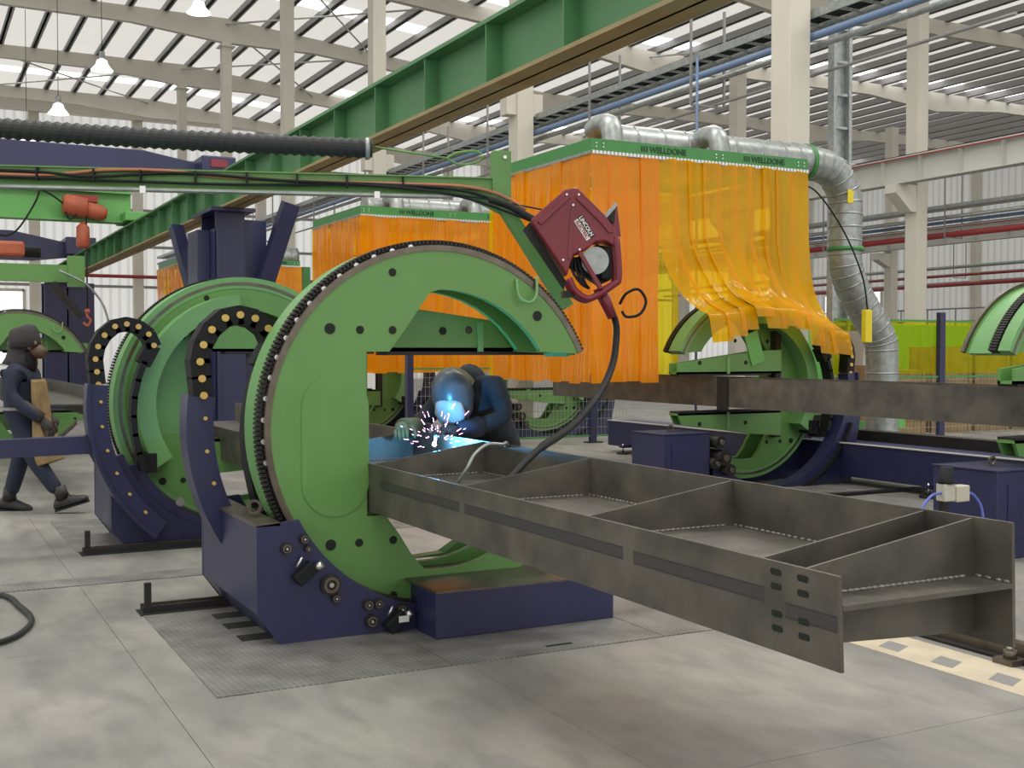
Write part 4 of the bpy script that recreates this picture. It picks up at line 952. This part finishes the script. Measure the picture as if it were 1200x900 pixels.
pr = [px(*p) for p in [(629, 268), (664, 237), (667, 241), (634, 272)]]; part('pressed_rib', G().xz(pr, -.118, -.10), 'red', fd, bevel=.004)
pr = [px(*p) for p in [(676, 236), (705, 263), (717, 280), (712, 281), (701, 268), (673, 241)]]; part('pressed_rib', G().xz(pr, -.118, -.10), 'red', fd, bevel=.004)
pr = [px(*p) for p in [(668.5, 250), (671.5, 250), (669, 310), (664, 310)]]; part('pressed_rib', G().xz(pr, -.112, -.10), 'red', fd)
for p in ((663, 237), (677, 237), (670.5, 249), (678, 300), (659, 312)): q = px(*p); part('screw', G().cyl((q[0], -.122, q[1]), (q[0], -.098, q[1]), .008, 8), 'chrome', fd)
vi = [px(*p) for p in [(709, 258), (723, 244), (724, 252), (728, 283), (722, 286), (720, 262), (713, 264)]]
part('spool_cover', G().xz([px(716, 252), px(723, 244), px(728, 283), px(722, 286)], -.02, .14), 'red', fd)
part('latch_plate', G().xz([px(708, 259), px(722, 243), px(723, 248), px(711, 262)], -.04, .12), 'galv', fd)
part('vent_panel', G().xz([px(711, 262), px(721, 251), px(720, 268)], -.03, .1), 'steel_dark', fd)
LA = math.atan2((263.5 - 284) * -1, 0) if False else rad(-57)
cx_, cz_ = px(683.5, 274.5)
mt = Matrix.Translation((cx_ , -.1035, cz_)) @ Matrix.Rotation(LA, 4, 'Y').inverted() @ Matrix.Rotation(PI / 2, 4, 'X')
pb_ = part('label_plate', G().add([(-.085, 0, -.002), (.085, 0, -.002), (.085, 0, .034), (-.085, 0, .034), (-.085, .002, -.002), (.085, .002, -.002), (.085, .002, .034), (-.085, .002, .034)], [(0, 1, 2, 3), (4, 7, 6, 5), (0, 4, 5, 1), (1, 5, 6, 2), (2, 6, 7, 3), (3, 7, 4, 0)]).map(lambda v: Matrix.Translation((cx_, -.1035, cz_)) @ Matrix.Rotation(-LA, 4, 'Y') @ v), 'black', fd)
part('label_plate', G().box((-.075, 0, -.036), (.085, .002, -.004)).map(lambda v: Matrix.Translation((cx_, -.1035, cz_)) @ Matrix.Rotation(-LA, 4, 'Y') @ v), 'white', fd)
RM = Matrix.Translation((cx_, -.1045, cz_)) @ Matrix.Rotation(-LA, 4, 'Y')
text('LINCOLN', .036, fd, RM @ Matrix.Translation((0, 0, .016)) @ Matrix.Rotation(PI / 2, 4, 'X'), 'white', ext=.0008)
text('ELECTRIC', .032, fd, RM @ Matrix.Translation((.004, 0, -.020)) @ Matrix.Rotation(PI / 2, 4, 'X'), 'red_pipe', ext=.0008)
part('strain_relief', G().tube([(px(703, 343)[0], -.03, px(0, 343)[1]), (px(718, 372)[0], -.03, px(0, 378)[1])], [.05, .032], 12), 'red', fd)
part('mounting_bracket', G().xz([px(614, 275), px(622, 266), px(665, 335), px(662, 345)], .05, .07).box((px(660, 0)[0], -.08, px(0, 354)[1]), (px(680, 0)[0], .1, px(0, 347)[1])), 'steel_dark', fd)
part('supply_cable', G().tube(smooth_path([(px(575, 0)[0], .12, px(0, 238)[1]), (px(600, 0)[0], .10, px(0, 247)[1]), (px(625, 0)[0], .05, px(0, 262)[1]), (px(636, 0)[0], .0, px(0, 268)[1])], 6), .026, 10), 'black', fd)
TC = [(4.36, 6.90, 1.96), (4.40, 6.85, 1.80), (4.37, 6.80, 1.67), (4.28, 6.70, 1.52), (4.08, 6.50, 1.37), (3.81, 6.25, 1.24), (3.54, 6.00, 1.15), (3.28, 5.73, 1.11), (3.05, 5.48, 1.085), (2.80, 5.22, 1.03), (2.64, 5.10, .95), (2.60, 5.12, .885)]
tq = thing('torch_cable', (4.5, 7.0, 1.0), 'thick black torch cable sweeping down from the feeder into the steel beam', 'cable')
cp = smooth_path(TC, 8)
wpart('cable', G().tube(cp, [.024 if k_ < len(cp) * .72 else .019 for k_ in range(len(cp))], 10), 'black', tq)
wpart('cable_loop', G().tube(smooth_path([(4.40, 6.80, 1.93), (4.42, 6.75, 2.0), (4.50, 6.72, 2.03), (4.55, 6.7, 1.95), (4.50, 6.70, 1.86), (4.42, 6.74, 1.84), (4.39, 6.76, 1.88)], 8), .010, 8), 'black', tq)

# far twin feeder boom at the left
t = thing('wire_feeder_boom', (1.2, 20, 3.0), 'far green swing boom above the far left rotator', 'boom')
wpart('boom_beam', G().box((-5, 20, 2.72), (2.55, 20.12, 3.0)), 'green', t); wpart('end_plate', G().box((2.35, 19.97, 2.65), (2.6, 20.15, 3.15)), 'green', t)
wpart('strut', G().beam((2.1, 20.05, 2.7), (2.55, 20.05, 2.15), .12, .16, (0, 1, 0)), 'steel_dark', t)
wpart('cable', G().tube(smooth_path([(2.2, 19.9, 2.9), (2.6, 19.9, 2.7), (2.85, 19.9, 2.4), (2.95, 19.9, 2.1)], 6), .02, 6), 'galv', t)
t = thing('red_feeder', (1.2, 20.6, 3.2), 'small blurred red feeder unit at the far left edge', 'wire feeder')
wpart('case', G().box((1.0, 20.5, 3.15), (1.75, 20.9, 3.4)), 'orange_hoist', t, bevel=.05)

# ================================================================== PEOPLE
def body(name, verts, edges, m, parent, sub=2):
    """verts: (x,y,z,rx,ry) ; one continuous skinned surface"""
    me = bpy.data.meshes.new(name); me.from_pydata([v[:3] for v in verts], edges, [])
    o = bpy.data.objects.new(name, me); COL.objects.link(o); o.parent = parent
    bpy.context.view_layer.objects.active = o
    md = o.modifiers.new('skin', 'SKIN'); md.use_smooth_shade = True
    if not me.skin_vertices: 
        me.attributes
    sv = me.skin_vertices[0].data if me.skin_vertices else None
    for i, v in enumerate(verts):
        sv[i].radius = (v[3], v[4] if len(v) > 4 else v[3])
    sv[0].use_root = True
    s = o.modifiers.new('sub', 'SUBSURF'); s.levels = sub; s.render_levels = sub
    me.materials.append(M[m]); return o
def hand(parent, name, origin, direction, palm_n, m, s=1.0, curl=.6):
    d = Vector(direction).normalized(); n = Vector(palm_n).normalized(); sd = d.cross(n).normalized(); n = sd.cross(d).normalized()
    o = Vector(origin); g = G()
    g.tube([o - d * .03 * s, o, o + d * .05 * s, o + d * .09 * s, o + d * .10 * s], [.030 * s, .036 * s, .043 * s, .040 * s, .025 * s], 12)
    L = [.075, .085, .078, .06]
    for k in range(4):
        b = o + d * .085 * s + sd * (.033 - .022 * k) * s; p = [b]; a = 0
        for seg in range(3):
            a += curl * (.5 if seg == 0 else .8)
            p.append(p[-1] + (d * math.cos(a) + n * math.sin(a)) * L[k] * s * (.42, .32, .26)[seg])
        g.tube(p, [.0125 * s, .012 * s, .011 * s, .008 * s], 8)
    b = o + d * .02 * s + sd * .035 * s
    g.tube([b, b + (sd * .7 + d * .5 + n * .2) * .035 * s, b + (sd * .75 + d * 1.1 + n * .6) * .055 * s, b + (sd * .6 + d * 1.5 + n * .9) * .062 * s], [.017 * s, .015 * s, .013 * s, .009 * s], 8)
    return part(name, g, m, parent)
def boot(parent, ankle, toe_dir, m, pitch=0, s=1.0):
    a = Vector(ankle); d = Vector(toe_dir).normalized(); d3 = Vector((d.x * math.cos(pitch), d.y * math.cos(pitch), -math.sin(pitch))); up = Vector((d.x * math.sin(pitch), d.y * math.sin(pitch), math.cos(pitch)))
    g = G()
    heel = a - up * .075 * s - d3 * .05 * s
    g.tube([a + up * .10, a + up * .03, a - up * .03 + d3 * .01], [.055 * s, .056 * s, .058 * s], 12)
    side = d3.cross(up).normalized(); vs = []; prof = [(-.085, .035, .050), (-.06, .044, .085), (0, .048, .10), (.06, .048, .085), (.12, .052, .060), (.17, .048, .048), (.205, .028, .03)]
    n = 10; rings = []
    for (t_, w, h) in prof:
        rg = []
        for k in range(n):
            an = 2 * PI * k / n; rg.append(a - up * .10 * s + d3 * t_ * s + side * math.cos(an) * w * s + up * (max(0, math.sin(an)) * h + .012 + min(0, math.sin(an)) * .012) * s)
        rings.append(rg)
    vs = [v for r in rings for v in r]; fs = []
    for i in range(len(prof) - 1):
        for k in range(n): fs.append((i * n + k, i * n + (k + 1) % n, (i + 1) * n + (k + 1) % n, (i + 1) * n + k))
    fs += [tuple(range(n)), tuple(reversed(range((len(prof) - 1) * n, len(prof) * n)))]
    g.add(vs, fs, True)
    b_ = part('boot', g, m, parent)
    sg = G(); vs = [a - up * .10 * s + d3 * t_ * s + side * sgn * w * 1.06 * s for t_, w, h in prof for sgn in (-1, 1)]
    n2 = len(prof); q = [a - up * .10 * s + d3 * t_ * s + side * w * 1.06 * s for t_, w, h in prof] + [a - up * .10 * s + d3 * t_ * s - side * w * 1.06 * s for t_, w, h in reversed(prof)]
    m_ = len(q); sg.add(q + [v - up * .02 for v in q], [tuple(range(m_)), tuple(reversed(range(m_, 2 * m_)))] + [(i, (i + 1) % m_, m_ + (i + 1) % m_, m_ + i) for i in range(m_)])
    part('sole', sg, 'black', b_)

# --- walking worker: local x forward
w = thing('person', (1.02, 12.50, 0), 'person in navy overalls walking right, hood and respirator on, tan apron', 'person', rotz=rad(-27.6))
V = [(-.02, 0, .96, .165, .17), (-.01, 0, 1.12, .16, .18), (.0, 0, 1.30, .165, .20), (.01, 0, 1.42, .14, .18), (.02, 0, 1.50, .065, .07), (.035, 0, 1.56, .06, .06),
     (.0, .17, 1.42, .075, .075), (-.05, .22, 1.20, .062, .062), (.10, .21, 1.02, .05, .05), (.20, .17, .95, .042, .042),
     (.0, -.17, 1.42, .078, .078), (-.02, -.23, 1.18, .065, .065), (.16, -.24, 1.02, .06, .06), (.27, -.19, .93, .045, .045),
     (.0, .09, .88, .12, .12), (-.06, .10, .52, .092, .092), (-.17, .10, .15, .075, .075),
     (.02, -.09, .88, .12, .12), (.17, -.10, .52, .092, .092), (.40, -.10, .20, .075, .075)]
Eg = [(0, 1), (1, 2), (2, 3), (3, 4), (4, 5), (3, 6), (6, 7), (7, 8), (8, 9), (3, 10), (10, 11), (11, 12), (12, 13), (0, 14), (14, 15), (15, 16), (0, 17), (17, 18), (18, 19)]
body('body', V, Eg, 'cloth', w)
hd = part('head', G().ball((.07, 0, 1.66), .11, 16, 12, (1.0, .82, 1.15)), 'skin', w)
part('nose', G().ball((.175, 0, 1.65), .018), 'skin', hd)
for s in (-1, 1):
    part('eye', G().ball((.158, s * .035, 1.68), .013), 'white', hd); part('ear', G().ball((.06, s * .092, 1.66), .028, 8, 6, (1, .4, 1.4)), 'skin', hd)
part('hood', G().tube([(.02, 0, 1.85), (.025, 0, 1.84), (.03, 0, 1.80), (.035, 0, 1.72), (.04, 0, 1.64)], [.06, .115, .14, .15, .155], 20), 'cap', w)
part('hood_cape', G().tube([(.0, 0, 1.70), (.0, 0, 1.60), (-.01, 0, 1.52), (-.02, 0, 1.46)], [.13, .125, .14, .165], 18), 'cap', w)
part('neck_scarf', G().tube([(.04, 0, 1.62), (.045, 0, 1.56), (.04, 0, 1.50), (.02, 0, 1.45)], [.105, .105, .12, .13], 18), 'black', w)
part('respirator', G().tube([(.12, 0, 1.62), (.17, 0, 1.60), (.22, 0, 1.58), (.24, 0, 1.57)], [.075, .075, .06, .04], 14), 'brown', w, label='brown respirator mask')
part('goggles', G().box((.13, -.08, 1.665), (.18, .08, 1.705)), 'leather', w, bevel=.01)
part('apron', G().xz([(.165, 1.33), (.19, 1.30), (.215, 1.12), (.235, .95), (.37, .52), (.20, .46), (.17, .75), (.175, 1.0), (.165, 1.15)], -.18, .16), 'leather', w, bevel=.01)
part('belt', G().band(.185, .198, 0, 359, 0, .03, 30).map(lambda v: Vector((v.x * .92 - .02, v.z * 1.08, 1.02 + v.y))), 'purlin', w)
part('sleeve_cuff', G().tube([(.10, -.225, 1.07), (.27, -.175, .94)], [.066, .062], 14), 'glove', w); part('sleeve_cuff', G().tube([(.05, .215, 1.08), (.20, .17, .96)], [.064, .060], 14), 'glove', w)
hand(w, 'glove', (.28, -.17, .92), (.6, .1, -.8), (-.7, .3, -.3), 'glove', 1.15, .45); hand(w, 'glove', (.21, .17, .94), (.6, -.1, -.8), (-.7, -.3, -.3), 'glove', 1.15, .45)
boot(w, (-.18, .10, .13), (1, .05, 0), 'boot', .12, 1.15); boot(w, (.43, -.10, .17), (1, 0, 0), 'boot', -.30, 1.15)

# --- welder, leaning over the beam: local x forward (towards the beam and the camera)
wd = thing('person', (3.68, 7.36, 0), 'welder in dark blue jacket bending over the beam, mask lit by the arc', 'person', rotz=rad(209))
V = [(-.10, 0, .98, .14, .16), (.02, 0, 1.12, .14, .17), (.14, 0, 1.25, .15, .20), (.25, 0, 1.37, .125, .18), (.35, 0, 1.36, .07, .07), (.41, 0, 1.33, .06, .06),
     (.22, .19, 1.37, .085, .085), (.26, .30, 1.16, .07, .07), (.46, .17, 1.08, .055, .055), (.58, .12, 1.07, .045, .045),
     (.22, -.19, 1.35, .085, .085), (.30, -.33, 1.15, .072, .072), (.50, -.32, 1.05, .055, .055), (.66, -.27, 1.09, .045, .045),
     (-.08, .10, .92, .10, .10), (.06, .12, .52, .072, .072), (-.02, .12, .15, .055, .055),
     (-.08, -.10, .92, .10, .10), (.06, -.12, .52, .072, .072), (-.06, -.12, .15, .055, .055)]
body('body', V, Eg, 'cloth_blk', wd)
hd = part('head', G().ball((.46, 0, 1.33), .10, 16, 12, (1, .82, 1.15)), 'skin', wd)
part('nose', G().ball((.55, 0, 1.29), .016), 'skin', hd)
# welding helmet
def helm(v):
    c = Vector((.47, .02, 1.31)); return Matrix.Translation(c) @ Matrix.Rotation(rad(22), 4, 'Z') @ Matrix.Rotation(rad(30), 4, 'Y') @ v
part('helmet_shell', G().tube([(-.02, 0, .17), (0, 0, .155), (.02, 0, .11), (.03, 0, .0), (.045, 0, -.10), (.05, 0, -.165), (.045, 0, -.18)], [.05, .105, .145, .152, .135, .10, .05], 24).map(lambda v: helm(Vector((v.x * 1.0, v.y * .93, v.z)))), 'mask_shell', wd, label='pale welding helmet shell')
part('crown_band', G().band(.15, .163, 25, 155, -.06, .06, 20).map(lambda v: helm(Vector((v.y * .5 - .02, v.x * .95, v.z * 1.15)))), 'glove_y', wd)
part('dark_visor', G().box((.165, -.06, -.075), (.19, .06, -.02)).map(helm), 'black', wd, bevel=.004)
part('visor_frame', G().box((.150, -.085, -.10), (.175, .085, .0)).map(helm), 'mask_shell', wd, bevel=.008)
part('face_plate', G().tube([(.14, 0, .07), (.155, 0, .03), (.16, 0, -.05), (.15, 0, -.12), (.13, 0, -.17)], [.03, .075, .09, .07, .03], 16).map(lambda v: helm(Vector((v.x * .6 + .055, v.y * 1.2, v.z)))), 'mask_front', wd)
part('collar', G().tube([(.24, 0, 1.38), (.34, 0, 1.36)], [.14, .11], 16), 'cloth_blk', wd)
part('gauntlet', G().tube([(.45, -.325, 1.07), (.66, -.27, 1.09)], [.075, .062], 14), 'glove_y', wd); part('gauntlet', G().tube([(.42, .20, 1.10), (.57, .12, 1.07)], [.07, .062], 14), 'cloth', wd)
hand(wd, 'glove', (.66, -.27, 1.09), (.8, .5, -.1), (0, .2, -1), 'glove_y', 1.15, .7); hand(wd, 'glove', (.58, .12, 1.07), (.9, -.4, .0), (0, .2, -1), 'glove', 1.15, .8)
boot(wd, (-.02, .12, .12), (1, .1, 0), 'boot_grey', 0, 1.15); boot(wd, (-.06, -.12, .12), (1, -.1, 0), 'boot', 0, 1.15)
tc_ = thing('welding_torch', (3.05, 6.9, 1.05), 'welding torch in the hands of the bending welder', 'torch')
wpart('handle', G().tube(smooth_path([(3.08, 7.14, 1.11), (3.04, 7.0, 1.12), (3.0, 6.84, 1.11), (2.96, 6.70, 1.06)], 6), .014, 10), 'black', tc_)
wpart('nozzle', G().tube([(2.97, 6.72, 1.065), (2.94, 6.67, 1.03)], [.012, .009], 10), 'copper', tc_)
ar = solo('welding_arc', G().ball((2.93, 6.655, 1.02), .014, 10, 8), 'arc', 'bright blue white welding arc under the helmet', 'arc')
g = G(); random.seed(3)
for i in range(55):
    a = random.uniform(0, 2 * PI); e = random.uniform(-.1, 1.2); r = random.uniform(.05, .26); L = random.uniform(.008, .04)
    d = Vector((math.cos(a) * math.cos(e), math.sin(a) * math.cos(e), math.sin(e))); p = Vector((2.93, 6.60, 1.03)) + d * r
    g.tube([p, p + d * L], .0017, 4)
solo('sparks', g, 'spark', 'pink white sparks flying off the welding arc', 'sparks', kind='stuff')
